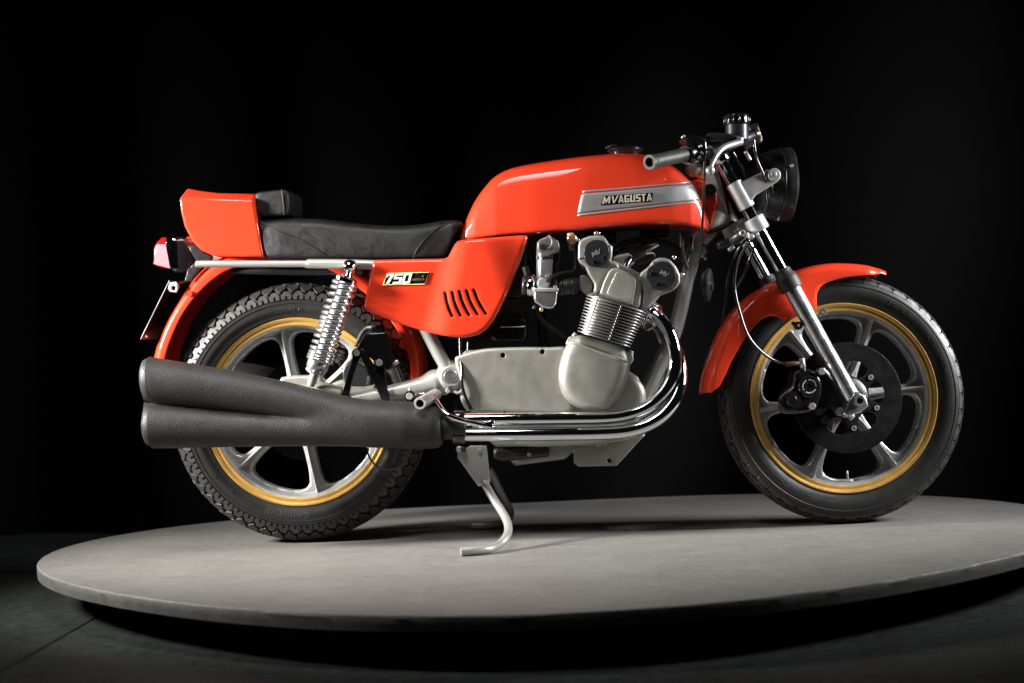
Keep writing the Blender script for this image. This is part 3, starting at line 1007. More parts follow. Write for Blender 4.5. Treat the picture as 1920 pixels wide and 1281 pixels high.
# hoses and cables on the front end
cab = [
    ('throttle_cable', [(1321, 285, -.225), (1320, 330, -.215), (1319, 380, -.20), (1315, 448, -.17), (1310, 486, -.15), (1300, 500, -.13), (1286, 506, -.11)], .0030, P),
    ('brake_hose', [(1413, 447, -.11), (1398, 463, -.11), (1385, 487, -.115), (1378, 515, -.12), (1378, 545, -.12), (1386, 582, -.12), (1403, 630, -.12), (1430, 662, -.115), (1458, 679, -.105), (1482, 683, -.10)], .0036, PS),
    ('brake_hose', [(1405, 445, -.09), (1388, 462, -.08), (1374, 490, -.06), (1364, 530, -.05), (1360, 570, -.04), (1352, 610, -.03)], .0034, PS),
    ('speedometer_cable', [(1420, 448, -.08), (1408, 480, -.07), (1392, 520, -.05), (1376, 548, -.02)], .0034, PS),
    ('clutch_cable', [(1338, 300, -.17), (1344, 325, -.13), (1352, 350, -.10), (1361, 372, -.09), (1366, 397, -.085), (1364, 418, -.07), (1340, 430, -.05)], .0040, PS),
    ('brake_hose', [(1413, 258, -.13), (1415, 280, -.13), (1420, 302, -.12), (1432, 330, -.115), (1438, 358, -.10), (1437, 380, -.08), (1432, 405, -.05)], .0038, PS),
    ('lamp_cable', [(1444, 340, -.09), (1450, 358, -.08), (1447, 378, -.05), (1436, 392, -.02)], .0032, PS),
    ('wiring_hose', [(1374, 286, -.05), (1384, 302, -.04), (1396, 326, -.04), (1408, 346, -.03)], .0042, PS),
    ('wiring_hose', [(1375, 415, -.06), (1355, 428, -.055), (1335, 436, -.05), (1305, 440, -.04)], .0045, PS),
]
for (nm, pts, r_, f_) in cab:
    tube(nm, [f_(*p) for p in pts], r_, 'gloss', bike, 10, 7, xf=S if f_ is PS else None)
rod('cable_ferrule', PS(1397, 284, -.05), PS(1407, 301, -.05), .005, 'steel', bike, 10, S)


# ------------------------------------------------------------------ mudguards
def fender(name, C, outer, inner, Yc, w, f, xf, material, parent, nth=70, taper=None, sh=.026, t_in=.003):
    def pol(pts, Y):
        a = []
        for p in pts:
            q_ = f(p[0], p[1], Y)
            a.append((math.atan2(q_.z - C[2], q_.x - C[0]), math.hypot(q_.z - C[2], q_.x - C[0])))
        a = [(t if t > -1.2 else t + 2 * math.pi, r_) for t, r_ in a]
        a.sort()
        return np.array(a)
    o_, i_ = pol(outer, Yc), pol(inner, -w)
    t0, t1 = min(o_[0, 0], i_[0, 0]), max(o_[-1, 0], i_[-1, 0])
    rings = []
    for t in np.linspace(t0, t1, nth):
        ro_, ri_ = np.interp(t, o_[:, 0], o_[:, 1]), np.interp(t, i_[:, 0], i_[:, 1])
        ri_ = min(ri_, ro_ - .003)
        ww = w * (taper(t) if taper else 1)
        rs_ = max(ri_ + .0005, ro_ - sh)
        half = [(ri_, -ww), (ri_ * .67 + rs_ * .33, -ww), (ri_ * .33 + rs_ * .67, -ww), (rs_, -ww)]
        for ph in (15, 30, 45, 60, 75, 90):
            p_ = math.radians(ph)
            half.append((rs_ + (ro_ - rs_) * math.sin(p_), -ww * math.cos(p_) ** 0.7 if ph < 90 else 0))
        fullr = half + [(r_, -y_) for r_, y_ in reversed(half[:-1])]
        rings.append([Vector((C[0] + r_ * math.cos(t), y_, C[2] + r_ * math.sin(t))) for r_, y_ in fullr])
    n = len(rings[0]); vs2 = [v for r_ in rings for v in r_]
    fs2 = [(i * n + j, i * n + j + 1, (i + 1) * n + j + 1, (i + 1) * n + j) for i in range(len(rings) - 1) for j in range(n - 1)]
    me = mesh(vs2, fs2)
    ob = new_obj(name, me, material, parent, xf, 50)
    s_ = ob.modifiers.new('thickness', 'SOLIDIFY'); s_.thickness = t_in; s_.offset = -1
    return ob


fender('front_mudguard', FWC,
       [(1657.5, 508), (1624.8, 498), (1600, 495), (1574.8, 493.7), (1555, 494), (1537, 496), (1515, 500), (1497, 505), (1470, 517), (1450, 527), (1425, 540), (1400, 556), (1375, 581), (1350, 618), (1332.5, 660), (1320, 696), (1314, 733)],
       [(1657, 512), (1640, 515), (1612, 517.5), (1590, 520), (1570, 524), (1556, 528), (1546, 532), (1537, 540), (1531, 553), (1532, 577), (1505, 592), (1478, 611), (1470, 601), (1460, 594), (1445, 592.5), (1427, 600), (1405, 625), (1382, 660), (1362, 700), (1350, 724), (1334, 736)],
       -.015, .066, PS, S, 'red', bike, 90, taper=lambda t: 1 if t > 1.35 else .72 + .28 * max(0, (t - 1.2)) / .15 if t > 1.2 else .72)
fender('rear_mudguard', (0, 0, ZR),
       [(284, 700), (292, 667), (303.4, 629), (323, 587), (342.7, 556), (362.4, 528), (382, 505.5), (410, 486), (445, 474), (500, 466), (560, 466), (620, 480), (680, 508), (730, 550), (770, 600), (795, 650), (802, 705), (803, 720)],
       [(304, 700), (310.4, 667), (326, 623.5), (342, 590), (359.6, 564.5), (376, 546), (396, 528), (424, 508), (460, 496), (500, 490), (560, 490), (610, 503), (662, 532), (706, 572), (742, 615), (764, 660), (770, 706), (770, 720)],
       -.02, .078, P, None, 'red', bike, 80)

# ------------------------------------------------------------------ fuel tank
tk_top = [(862, 448), (866, 436), (873, 416), (880, 397), (888.7, 378.7), (899, 362), (910.6, 347.4), (921, 335), (932.4, 326), (945, 319), (960.5, 313), (980, 308.5), (1007, 303.7), (1040, 298.6), (1070, 294.4), (1100, 291), (1132, 288), (1160, 286.3), (1185, 286), (1210, 288), (1230, 292), (1248, 299), (1262, 307), (1274, 317), (1284, 328), (1298.5, 343), (1307, 356), (1314, 369), (1320, 384), (1325, 400), (1329, 418), (1331.5, 431)]
tk_bot = [(862, 450), (913.7, 444.5), (966.8, 440), (1007, 438), (1054, 434.5), (1117, 428.6), (1160, 424.5), (1195, 422), (1257, 420.5), (1285, 422), (1304, 425), (1318, 428), (1331.5, 432)]
T1 = np.array([tuple(P(x, y, -.055)) for x, y in tk_top]); T0 = np.array([tuple(P(x, y, -.125)) for x, y in tk_bot])
xs_ = np.concatenate([np.linspace(T1[0, 0] + .0005, T1[0, 0] + .12, 24), np.linspace(T1[0, 0] + .128, T1[-1, 0] - .11, 30), np.linspace(T1[-1, 0] - .105, T1[-1, 0] - .0005, 26)])
pxs = [862, 870, 890, 930, 1000, 1100, 1200, 1260, 1295, 1315, 1325, 1332]
wpx = [.085, .097, .112, .130, .142, .147, .143, .134, .120, .104, .092, .074]
wx = [P(x, 400, -.1).x for x in pxs]
tank_half = [(0, .0), (.5, .0), (.80, 0.0), (.93, .006), (.985, .035), (1.0, .10), (1.0, .22), (.995, .36), (.98, .5), (.955, .63), (.915, .75), (.85, .85), (.74, .925), (.58, .968), (.38, .988), (.18, .998), (0, 1)]
tsec = cr([(a, b, 0) for a, b in tank_half], 2)
rings = []
for x in xs_:
    zt = np.interp(x, T1[:, 0], T1[:, 2]); zb = np.interp(x, T0[:, 0], T0[:, 2]); ww = np.interp(x, wx, wpx)
    zt = max(zt, zb + .002); H = zt - zb
    rg2 = []
    for p in tsec: rg2.append(Vector((x, -p.x * ww, zb + p.y * H)))
    for p in reversed(tsec[1:-1]): rg2.append(Vector((x, p.x * ww, zb + p.y * H)))
    rings.append(rg2)
tmesh = loft_mesh(rings)
tank = new_obj('fuel_tank', tmesh, 'red', bike, None, 60)
sub = tank.modifiers.new('s', 'SUBSURF'); sub.levels = 1; sub.render_levels = 1
bvt = BVHTree.FromPolygons([v.co.copy() for v in tmesh.vertices], [tuple(p.vertices) for p in tmesh.polygons])


def hit(px, py, bvh, off=.0008):
    d = ray(px, py).normalized()
    loc, nrm, _, _ = bvh.ray_cast(CAM, d)
    if loc is None:
        return None
    if nrm.dot(d) > 0: nrm = -nrm
    return loc + nrm * off


def lerp(a, b, t): return a + (b - a) * t


# stripe edges as image-space curves, laid on the tank's surface
st_x = [1093, 1130, 1165, 1200, 1235, 1262, 1285, 1299]
st_top = [357.6, 355, 352.2, 349.2, 346, 343.2, 340.2, 338.2]
sb_x = [1082, 1120, 1160, 1200, 1240, 1270, 1298, 1318]
st_bot = [406, 401.5, 396.8, 392.3, 387.6, 384.3, 381.2, 378.8]


def stripe(v0, v1, nm):
    nu, nv_ = 34, max(2, int(abs(v1 - v0) * 14))
    vv, ff = [], []
    for i in range(nu):
        u = i / (nu - 1)
        ax, bx = lerp(1093, 1298.5, u), lerp(1082.5, 1316.5, u)
        ay, by = np.interp(ax, st_x, st_top), np.interp(bx, sb_x, st_bot)
        for j in range(nv_):
            t = v0 + (v1 - v0) * j / (nv_ - 1)
            xx = lerp(ax, bx, t) + (4 * t * (1 - t)) * 3.0 * u - 4 * t * (1 - t) * 1.5 * (1 - u)
            yy = lerp(ay, by, t)
            h_ = None; k_ = 0
            while h_ is None and k_ < 30:
                h_ = hit(xx - k_ * .5, yy, bvt, .0011); k_ += 1
            vv.append(h_)
    for i in range(nu - 1):
        for j in range(nv_ - 1):
            ff.append((i * nv_ + j, i * nv_ + j + 1, (i + 1) * nv_ + j + 1, (i + 1) * nv_ + j))
    ob = new_obj(nm, mesh(vv, ff), 'silver', tank, None, 60)
    s_ = ob.modifiers.new('t', 'SOLIDIFY'); s_.thickness = .0006; s_.offset = 0


stripe(0.0, 0.085, 'silver_pinstripe')
stripe(0.125, 0.875, 'silver_band')
stripe(0.915, 1.0, 'silver_pinstripe')


def block_letters(nm, glyphs, origin, U, V, N, hgt, depth, material, parent, spacing=.18, stroke=.2, shear=0.0):
    """block capitals built from bars; each glyph is (width, [polygon, ...]) on a 1-high grid"""
    x = 0.0
    for (wd, polys) in glyphs:
        vv, ff = [], []
        for pl in polys:
            b0 = len(vv)
            for zz in (0, depth):
                for (a, b) in pl:
                    vv.append(origin + U * ((x + a + shear * b) * hgt) + V * (b * hgt) + N * zz)
            k_ = len(pl)
            ff.append(tuple(b0 + k_ + i for i in range(k_)))
            ff.append(tuple(b0 + k_ - 1 - i for i in range(k_)))
            for i in range(k_):
                ff.append((b0 + i, b0 + (i + 1) % k_, b0 + k_ + (i + 1) % k_, b0 + k_ + i))
        if polys:
            new_obj(nm, mesh(vv, ff), material, parent, None, 20)
        x += wd + spacing
    return x


def bar(x0, y0, x1, y1): return [(x0, y0), (x1, y0), (x1, y1), (x0, y1)]


s_ = .23
GL = {
    'M': (1.05, [[(0, 0), (s_, 0), (s_ + .10, 1), (.10, 1)], [(.10 + s_ * .3, 1), (.3, 1), (.58, .25), (.46, .05)], [(.72, 1), (.95, 1), (.56, .05), (.46, .22)], [(.80, 1), (1.0, 1), (1.05, 0), (.86, 0)]]),
    'V': (.95, [[(0, 1), (.22, 1), (.50, .0), (.34, 0)], [(.74, 1), (.95, 1), (.52, 0), (.40, .08)]]),
    'A': (.72, [[(0, 0), (.19, 0), (.38, 1), (.27, 1)], [(.72, 0), (.53, 0), (.34, 1), (.46, 1)], bar(.16, .2, .56, .36)]),
    'G': (.66, [bar(0, 0, s_, 1), bar(s_ - .01, .83, .66, 1), bar(s_ - .01, 0, .66, .17), bar(.47, .16, .66, .5), bar(.34, .38, .48, .52)]),
    'U': (.66, [bar(0, 0, s_, 1), bar(.47, 0, .66, 1), bar(s_ - .01, 0, .48, .17)]),
    'S': (.64, [bar(0, .83, .64, 1), bar(0, .42, .64, .58), bar(0, 0, .64, .17), bar(0, .57, s_, .84), bar(.45, .16, .64, .43)]),
    'T': (.6, [bar(0, .83, .6, 1), bar(.2, 0, .4, .84)]),
}
e0 = hit(1129, 382.8, bvt, .0012); e1 = hit(1222, 376.5, bvt, .0012); eu = (e1 - e0)
EL = eu.length; EU = eu.normalized(); EV = Vector((-EU.z, 0, EU.x)).normalized(); EN = EU.cross(EV)
if EN.y > 0: EN = -EN
tw = sum(GL[c][0] for c in 'MVAGUSTA') + .13 * 7
hg = EL / tw * 1.0
emb = empty('tank_emblem', e0, bike)
sh = .22
bk = [e0 + EU * (-.004) + EV * (-.0022), e0 + EU * (EL + .0015) + EV * (-.0022), e0 + EU * (EL + .0035) + EV * (hg + .0018), e0 + EU * (.30 * hg) + EV * (hg + .0018)]
vv = [p + EN * .0004 for p in bk] + [p + EN * .0024 for p in bk]
new_obj('emblem_back', mesh(vv, [(4, 5, 6, 7), (0, 3, 2, 1), (0, 1, 5, 4), (1, 2, 6, 5), (2, 3, 7, 6), (3, 0, 4, 7)]), 'gloss', emb, None, 20)
M['brassw'] = mat('pale_gilt_letters', (0.86, 0.78, 0.60), 0.25, 0.32)
x_ = 0
for c in 'MVAGUSTA':
    block_letters('emblem_letter', [GL[c]], e0 + EU * (x_ * hg) + EN * .0022, EU, EV, EN, hg, .0022, 'brassw', emb, 0, shear=sh * (1.0 if c in 'MV' else .25))
    x_ += GL[c][0] + .13
# filler cap, front mount
fc = P(1172, 285, 0.0)
lathe('filler_cap', [(0, .016), (.026, .0155), (.040, .012), (.046, .008), (.047, .003), (.041, -.002), (.039, -.012)], fc, (0, 0, 1), 'gloss', tank, 48)
new_obj('filler_hinge', tube_mesh([fc + Vector((-.05, -.012, .008)), fc + Vector((-.035, -.012, .014)), fc + Vector((-.02, -.012, .015))], .006, 10), 'gloss', tank)
pplate('tank_front_tab', [(1298, 338), (1322, 340), (1338, 350), (1344, 364), (1344, 384), (1338, 404), (1331, 430), (1310, 430), (1298, 380)], -.060, .12, 'red', tank, rnd=.006, smoothk=2, step=.015)
q = P(1331, 357, -.061)
lathe('mount_rubber', [(0, -.006), (.007, -.006), (.009, -.004), (.0115, -.009), (.0145, -.009), (.0165, -.004), (.0165, .004)], q, (0, 1, 0), 'soft', tank, 28)

# ------------------------------------------------------------------ seat and tail
seat_top = [(485, 413.5), (492, 410), (520, 408.3), (560, 408.3), (595, 409.6), (630, 413.5), (657, 417), (690, 420.5), (720, 422.5), (750, 422.8), (782, 420.5), (805, 417), (824, 413.5), (842, 411.6), (855, 411.8), (860, 413.5), (862.5, 418)]
seat_bot = [(485, 416), (490, 450), (495.5, 478), (502, 485.5), (600, 485.8), (720, 485), (824, 483.5), (833, 480.5), (842, 463), (851, 443), (862.5, 420)]
S1 = np.array([tuple(P(x, y, -.10)) for x, y in seat_top]); S0 = np.array([tuple(P(x, y, -.118)) for x, y in seat_bot])
half = [(0, 0), (.6, 0), (.9, .0), (.97, .03), (1.0, .12), (1.0, .4), (.985, .65), (.955, .80), (.90, .90), (.80, .965), (.62, 1.0), (.35, 1.02), (0, 1.025)]
ssec = cr([(a, b, 0) for a, b in half], 3)
rings = []
xl = np.concatenate([np.linspace(S1[0, 0] + .0004, S1[0, 0] + .03, 10), np.linspace(S1[0, 0] + .04, S1[-1, 0] - .05, 34), np.linspace(S1[-1, 0] - .045, S1[-1, 0] - .0004, 16)])
for x in xl:
    zt = np.interp(x, S1[:, 0], S1[:, 2]); zb = np.interp(x, S0[:, 0], S0[:, 2]); zt = max(zt, zb + .002)
    ww = np.interp(x, [S1[0, 0], S1[0, 0] + .012, S1[0, 0] + .05, S1[-1, 0] - .1, S1[-1, 0] - .02, S1[-1, 0]], [.108, .117, .120, .118, .108, .10])
    r2 = [Vector((x, -p.x * ww, zb + p.y * (zt - zb))) for p in ssec] + [Vector((x, p.x * ww, zb + p.y * (zt - zb))) for p in reversed(ssec[1:-1])]
    rings.append(r2)
smesh = loft_mesh(rings)
seat = new_obj('seat', smesh, 'leather', bike, None, 60)
bvs = BVHTree.FromPolygons([v.co.copy() for v in smesh.vertices], [tuple(p.vertices) for p in smesh.polygons])
for sl in ([(487, 418), (505, 425), (522, 433.5), (540, 439.5), (557.5, 446.5), (575, 456), (590.8, 466), (606, 476), (618, 484)],
           [(855, 416), (842, 418.5), (828, 424), (815, 432), (803, 443), (794, 452), (786.7, 462), (780, 472), (775, 483)]):
    pts = [hit(x, y, bvs, .0002) for x, y in sl]
    pts = [p for p in pts if p is not None]
    tube('seam_piping', pts, .0019, 'leather', seat, 8, 5)
hr = pplate('head_pad', [(477, 363), (500, 358), (528, 355), (536, 356), (540, 361), (542, 375), (541, 395), (536, 404), (510, 406), (482, 407), (478, 390)], -.105, .21, 'leather', bike, rnd=.010, smoothk=2, step=.012)
pp = [P(528, 356.5, -.1035), P(530, 370, -.1065), P(532, 388, -.1065), P(533, 403, -.1035)]
tube('pad_piping', pp, .0017, 'leather', hr, 8, 5)
r0_ = [(335.5, 371.5), (370, 372.5), (407, 373.5), (475, 376), (485, 430), (494.5, 482.4), (450, 482), (402, 481), (376.5, 469.5), (359.6, 451), (345.5, 424), (338.5, 396)]
r1_ = [(344.5, 351), (368, 355.5), (404, 360), (477, 361.5), (484, 430), (493.5, 482.4), (450, 482), (402, 481), (376.5, 469.5), (359.6, 451), (345.5, 424), (339, 394)]
rings = [[P(x, y, -.112) for x, y in r0_], [P(x, y, -.122) for x, y in r0_], None, None, None]
a1 = [P(x, y, -.122) for x, y in r1_]
rings[2] = [Vector((p.x, -.088, p.z)) for p in a1]
rings[3] = [Vector((p.x, .088, p.z)) for p in rings[2]]
rings[4] = [Vector((p.x, .118, p.z)) for p in rings[1]]
tc_ = new_obj('tail_cowl', loft_mesh(rings[1:]), 'red', bike, None, 30)
bevel(tc_, .006, 3, 20)

# tail lamp
tl = empty('tail_lamp', P(330, 480, 0), bike)


def lampring(px, ytop, ybot, hw_):
    a = P(px, ytop, -hw_); b = P(px, ybot, -hw_)
    zc, hz = (a.z + b.z) / 2, (a.z - b.z) / 2
    return [Vector((a.x, hw_ * (abs(math.cos(t)) ** .35) * (1 if math.cos(t) > 0 else -1), zc + hz * (abs(math.sin(t)) ** .35) * (1 if math.sin(t) > 0 else -1))) for t in np.linspace(.02, 2 * math.pi + .02, 40, endpoint=False)]


new_obj('lamp_housing', loft_mesh([lampring(366, 452, 505, .035), lampring(352, 444, 513, .042), lampring(338, 443, 514, .046), lampring(322, 445, 512, .047)]), 'gloss', tl, None, 40)
new_obj('lamp_bezel', loft_mesh([lampring(328, 443, 511.5, .0485), lampring(325, 441.5, 511.5, .049), lampring(312, 442.5, 508, .0485), lampring(310, 444, 506, .047)]), 'chrome', tl, None, 30)
new_obj('lamp_lens', loft_mesh([lampring(314, 444, 506, .0475), lampring(302, 443.5, 503.5, .0475), lampring(293, 452, 501, .045), lampring(288, 462, 498, .040)]), 'lens', tl, None, 30)
lo = [P(310.5, 458, -.0478), P(294.5, 459, -.0478), P(288, 495, -.0478), P(319, 503.5, -.0478)]
qv = [p.copy() for p in lo] + [Vector((p.x, -.044, p.z)) for p in lo]
new_obj('reflector_panel', mesh([Vector((p.x, -.0495, p.z)) for p in lo] + [Vector((p.x, -.040, p.z)) for p in lo], [(0, 1, 2, 3), (7, 6, 5, 4), (0, 4, 5, 1), (1, 5, 6, 2), (2, 6, 7, 3), (3, 7, 4, 0)]), 'lensw', tl, None, 20)
pplate('lamp_mount', [(338, 452), (350, 444), (362, 444), (356, 470), (350, 505), (338, 500)], -.035, .07, 'red', tl, rnd=.006, step=.01)
pplate('mount_strap', [(352, 462), (366, 460), (382, 474), (400, 482), (392, 492), (376, 500), (360, 525), (345, 530), (352, 505), (368, 490)], -.083, .010, 'capblack', tl, rnd=.002, step=.01)
# number plate holder
n0_, n1_ = P(318, 526, -.085), P(264, 636, -.085)
n2_, n3_ = Vector((n1_.x, .085, n1_.z)), Vector((n0_.x, .085, n0_.z))
nn = (n1_ - n0_).cross(Vector((0, 1, 0))).normalized() * .0018
np_ = new_obj('number_plate', mesh([n0_ + nn, n1_ + nn, n2_ + nn, n3_ + nn, n0_ - nn, n1_ - nn, n2_ - nn, n3_ - nn], [(0, 1, 2, 3), (7, 6, 5, 4), (0, 4, 5, 1), (1, 5, 6, 2), (2, 6, 7, 3), (3, 7, 4, 0)]), 'black', bike, None, 20)
tube('plate_edge', [n0_, n1_], .0014, 'black', np_, 8)
hp = uv([(315, 541), (318, 530), (330, 528), (336, 537), (331, 549), (318, 547)], -.088)
hc_ = P(325.5, 540.5, -.088)
plate('plate_tab', hp, 'satin', np_, holes=[circ((hc_.x, hc_.z), .0055, 16)], n0=.088, thick=.003, rnd=.0006, step=.006)
rod('tab_bracket', P(326, 536, -.084), P(345, 528, -.05), .004, 'black', np_, 8)
bolt('plate_screw', 275, 631, -.086, .003, .003, 'steel', np_)
bolt('mudguard_bolt', 357, 551, -.079, .007, .006, 'red', bike, hexa=False)

# ------------------------------------------------------------------ side cover
sc_px = [(703, 487), (760, 485.8), (820, 485), (834, 484.5), (840, 481.5), (846, 470), (852, 459), (858, 452.5), (868, 450), (920, 446), (975, 441.5), (986, 441.2), (989.5, 444), (987, 454), (979, 478.6), (971, 503), (960.5, 531.7), (950, 556), (936, 584), (926, 602), (914, 617), (900, 627), (883, 632), (867, 634), (852.5, 633), (832, 630), (808, 625), (782, 618), (756, 610), (725, 599), (694, 587), (684.5, 581), (682, 574), (684, 560), (688, 540), (692, 522), (696, 501), (698.5, 491)]
Ysc = -.158
so_ = uv(sc_px, Ysc)
sx0, sx1, sx2, sx3 = P(812, 540, Ysc).x, P(872, 540, Ysc).x, P(925, 520, Ysc).x, P(985, 520, Ysc).x
zref = P(900, 515, Ysc).z


def sm_(a, b, x):
    t = min(1, max(0, (x - a) / (b - a))); return t * t * (3 - 2 * t)


def sbulge(x, z):
    xx = x + (zref - z) * 0.28
    rise = sm_(sx0, sx1, xx) * (1 - 0.75 * sm_(sx2, sx3 + .02, xx + (z - zref) * 0.6))
    return 0.020 * rise + .004 * math.exp(-((z - zref) / .06) ** 2) * sm_(sx0, sx2, x)


slots = []
for i in range(5):
    fx = lambda a, b, c, d, i=i: None
    left = [(880, 425), (895, 520), (925, 620), (968, 706)]; right = [(985, 716), (1003, 706), (968, 625), (935, 535), (917, 428), (898, 412)]
    poly = []
    for (a, b) in left + right:
        tdown = (b - 412) / 300
        a2 = a + i * (84 + 14 * tdown); b2 = b - i * 7.5
        poly.append((690 + a2 / 6.194, 480 + b2 / 6.194))
    slots.append(poly)
scov = plate('side_cover', so_, 'red', bike, holes=[uv(s, Ysc) for s in slots], n0=-Ysc, thick=.020, rnd=.011, rndh=.0028, step=.0075, bulge=sbulge, smooth=50)
# badge
Yb = Ysc - .0006
bo = uv([(718.5, 534.5), (726, 512.5), (804, 511), (797, 533)], Yb)
bd_ = empty('model_badge', P(760, 523, Yb), bike)
plate('badge_plate', bo, 'gloss', bd_, n0=-Yb + .0016, thick=.003, rnd=.0004, step=.01)
bfr = [P(x, y, Yb - .0022) for x, y in [(718.5, 534.5), (726, 512.5), (804, 511), (797, 533)]]
tube('badge_border', bfr + [bfr[0]], .0008, 'brass', bd_, 6, 1)
D0, D1 = P(720.5, 533.3, Yb - .002), P(766, 531.7, Yb - .002)
DU = (D1 - D0).normalized(); DV = Vector((-DU.z, 0, DU.x)); DN = Vector((0, -1, 0))
hgd = (P(722, 513.5, Yb).z - P(722, 533, Yb).z)
d_ = .24
DG = {'7': (.72, [bar(.0, 1 - d_ * .8, .72, 1), [(.42, 1 - d_ * .8 + .01), (.72, 1 - d_ * .8 + .01), (.42, 0), (.12, 0)], bar(0, .66, .16, .84)]),
      '5': (.80, [bar(0, .8, .8, 1), bar(0, .45, d_, .81), bar(d_ - .01, .45, .8, .63), bar(.8 - d_, 0, .8, .46), bar(0, 0, .8 - d_ + .01, .2)]),
      '0': (.80, [bar(0, 0, d_, 1), bar(.8 - d_, 0, .8, 1), bar(d_ - .01, .8, .8 - d_ + .01, 1), bar(d_ - .01, 0, .8 - d_ + .01, .2)])}
x_ = 0
for c in '750':
    block_letters('badge_numeral', [DG[c]], D0 + DU * (x_ * hgd), DU, DV, DN, hgd, .0018, 'white', bd_, 0, shear=.30)
    x_ += DG[c][0] + .07
lathe('badge_rivet', [(0, -.0022), (.0016, -.0018), (.002, 0)], P(733.5, 523, Yb - .0024), (0, 1, 0), 'steel', bd_, 10)
me = text_mesh('AMERICA', .0078, .0004, .0001, .25, 1.0)
o0 = P(771, 526.5, Yb - .0022)
warp(me, lambda x, y, z: o0 + DU * x + DV * y + DN * z)
new_obj('badge_script', me, 'brass', bd_, None, 30, kind='stuff')
lathe('badge_rivet', [(0, -.0022), (.0016, -.0018), (.002, 0)], P(793, 518, Yb - .0024), (0, 1, 0), 'steel', bd_, 10)

# ------------------------------------------------------------------ frame
fr = empty('frame', P(1060, 700, 0), bike)
tube('seat_rail', [P(371, 495.5, -.125), P(376, 495.3, -.128), P(480, 495.2, -.13), P(578, 495, -.13)], [.006, .0086, .0086, .0086], 'frame', fr, 16, 4)
tube('seat_rail', [P(576, 495, -.13), P(581, 495, -.13), P(640, 495.3, -.13), P(705, 497, -.13), P(800, 500, -.125)], [.0105, .0122, .0122, .0122, .0122], 'frame', fr, 16, 4)
tube('seat_rail', [P(400, 484, .125), P(580, 484, .13), P(800, 490, .125)], .010, 'frame', fr, 12, 4)
tube('cross_rail', [P(430, 508, -.06), P(560, 511, -.06), P(680, 512, -.06)], .008, 'capblack', fr, 12, 4)
tube('rear_downtube', [P(770, 560, -.125), P(800, 620, -.125), P(822, 662, -.128), P(838, 690, -.13)], .0172, 'frame', fr, 20, 5)
tube('rear_downtube', [P(868, 718, -.13), P(874, 748, -.13), P(884, 768, -.13)], .0135, 'frame', fr, 16, 4)
lathe('pivot_boss', [(0, -.014), (.018, -.014), (.0192, -.017), (.0235, -.017), (.027, -.012), (.033, -.004), (.040, .008), (.043, .03), (.040, .05)], P(846, 706, -.135), (0, 1, 0), 'frame', fr, 40)
lathe('pivot_cap', [(0, -.019), (.016, -.019), (.0185, -.016), (.0185, .004)], P(846, 706, -.135), (0, 1, 0), 'polish', fr, 32)
tube('front_downtube', [P(1325, 400, -.03), P(1311, 442, -.045), P(1290, 530, -.055), P(1268, 622, -.06), P(1238, 690, -.06), P(1206, 752, -.06), P(1170, 800, -.06), P(1120, 830, -.06)], .0150, 'frame', fr, 24, 6)
tube('front_downtube', [P(1316, 410, .03), P(1306, 442, .045), P(1284, 530, .055), P(1262, 622, .06), P(1228, 690, .06), P(1196, 752, .06), P(1160, 800, .06)], .0150, 'frame', fr, 20, 6)
rod('steering_head', P(1320, 330, 0), P(1384, 452, 0), .026, 'frame', fr, 28)
tube('neck_gusset', [P(1345, 400, -.02), P(1330, 430, -.03), P(1312, 456, -.045)], [.026, .022, .018], 'frame', fr, 20, 5)
pplate('frame_lug', [(1314, 458), (1324, 463), (1325, 474), (1318, 484), (1310, 478)], -.062, .02, 'frame', fr, rnd=.003, step=.008)
rod('lug_pin', P(1320, 484, -.06), P(1324, 486, -.06), .004, 'steel', fr, 8)
rod('head_bolt', P(1313, 326, -.035), P(1313, 326, -.02), .012, 'brass', fr, 18)
lathe('neck_cover', [(0, -.02), (.012, -.018), (.022, -.006), (.022, .02)], P(1301, 318, -.02), (.3, 1, -.2), 'engine', fr, 20)
# far, dark fillers under the tank and behind the side cover
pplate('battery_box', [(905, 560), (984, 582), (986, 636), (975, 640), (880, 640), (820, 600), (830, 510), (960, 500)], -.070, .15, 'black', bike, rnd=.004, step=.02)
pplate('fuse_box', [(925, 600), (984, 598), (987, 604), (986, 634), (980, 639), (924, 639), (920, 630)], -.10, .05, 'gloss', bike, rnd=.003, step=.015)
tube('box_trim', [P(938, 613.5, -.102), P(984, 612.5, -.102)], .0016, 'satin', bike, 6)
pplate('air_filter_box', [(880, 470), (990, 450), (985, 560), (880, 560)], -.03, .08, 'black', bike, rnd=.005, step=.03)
q = P(1328, 527, -.06)
lathe('horn', [(0, -.010), (.012, -.012), (.014, -.008), (.034, -.006), (.042, -.004), (.044, .0), (.044, .006), (.03, .016), (0, .018)], P(1328, 535, .03), (-1, .25, .1), 'black', bike, 36)

# ------------------------------------------------------------------ engine
en = empty('engine', P(1060, 780, 0), bike)
pplate('crankcase', [(862, 668), (905, 656), (1060, 654), (1180, 698), (1200, 715), (1211, 735), (1208, 765), (1190, 800), (1150, 826), (1090, 836), (930, 836), (895, 800), (872, 750)], -.140, .30, 'engine', en, rnd=.010, smoothk=2, step=.02)
h1, h2 = P(943, 666.5, -.165), P(1017, 659.7, -.165)
plate('gearbox_cover', [(p.x, p.y) for p in cr([(a, b, 0) for a, b in uv([(853, 671), (862, 666), (880, 660), (905, 654.5), (940, 652), (985, 651), (1030, 651.5), (1064, 654), (1068, 700), (1070, 740), (1072, 775), (1000, 776), (940, 776), (893, 776), (880, 765), (871, 745), (862, 715), (854, 685)], -.165)], 3, True)],
      'engine', en, holes=[circ((h1.x, h1.z), .0062, 16), circ((h2.x, h2.z), .0062, 16)], n0=.165, thick=.03, rnd=.009, rndh=.001, step=.012)
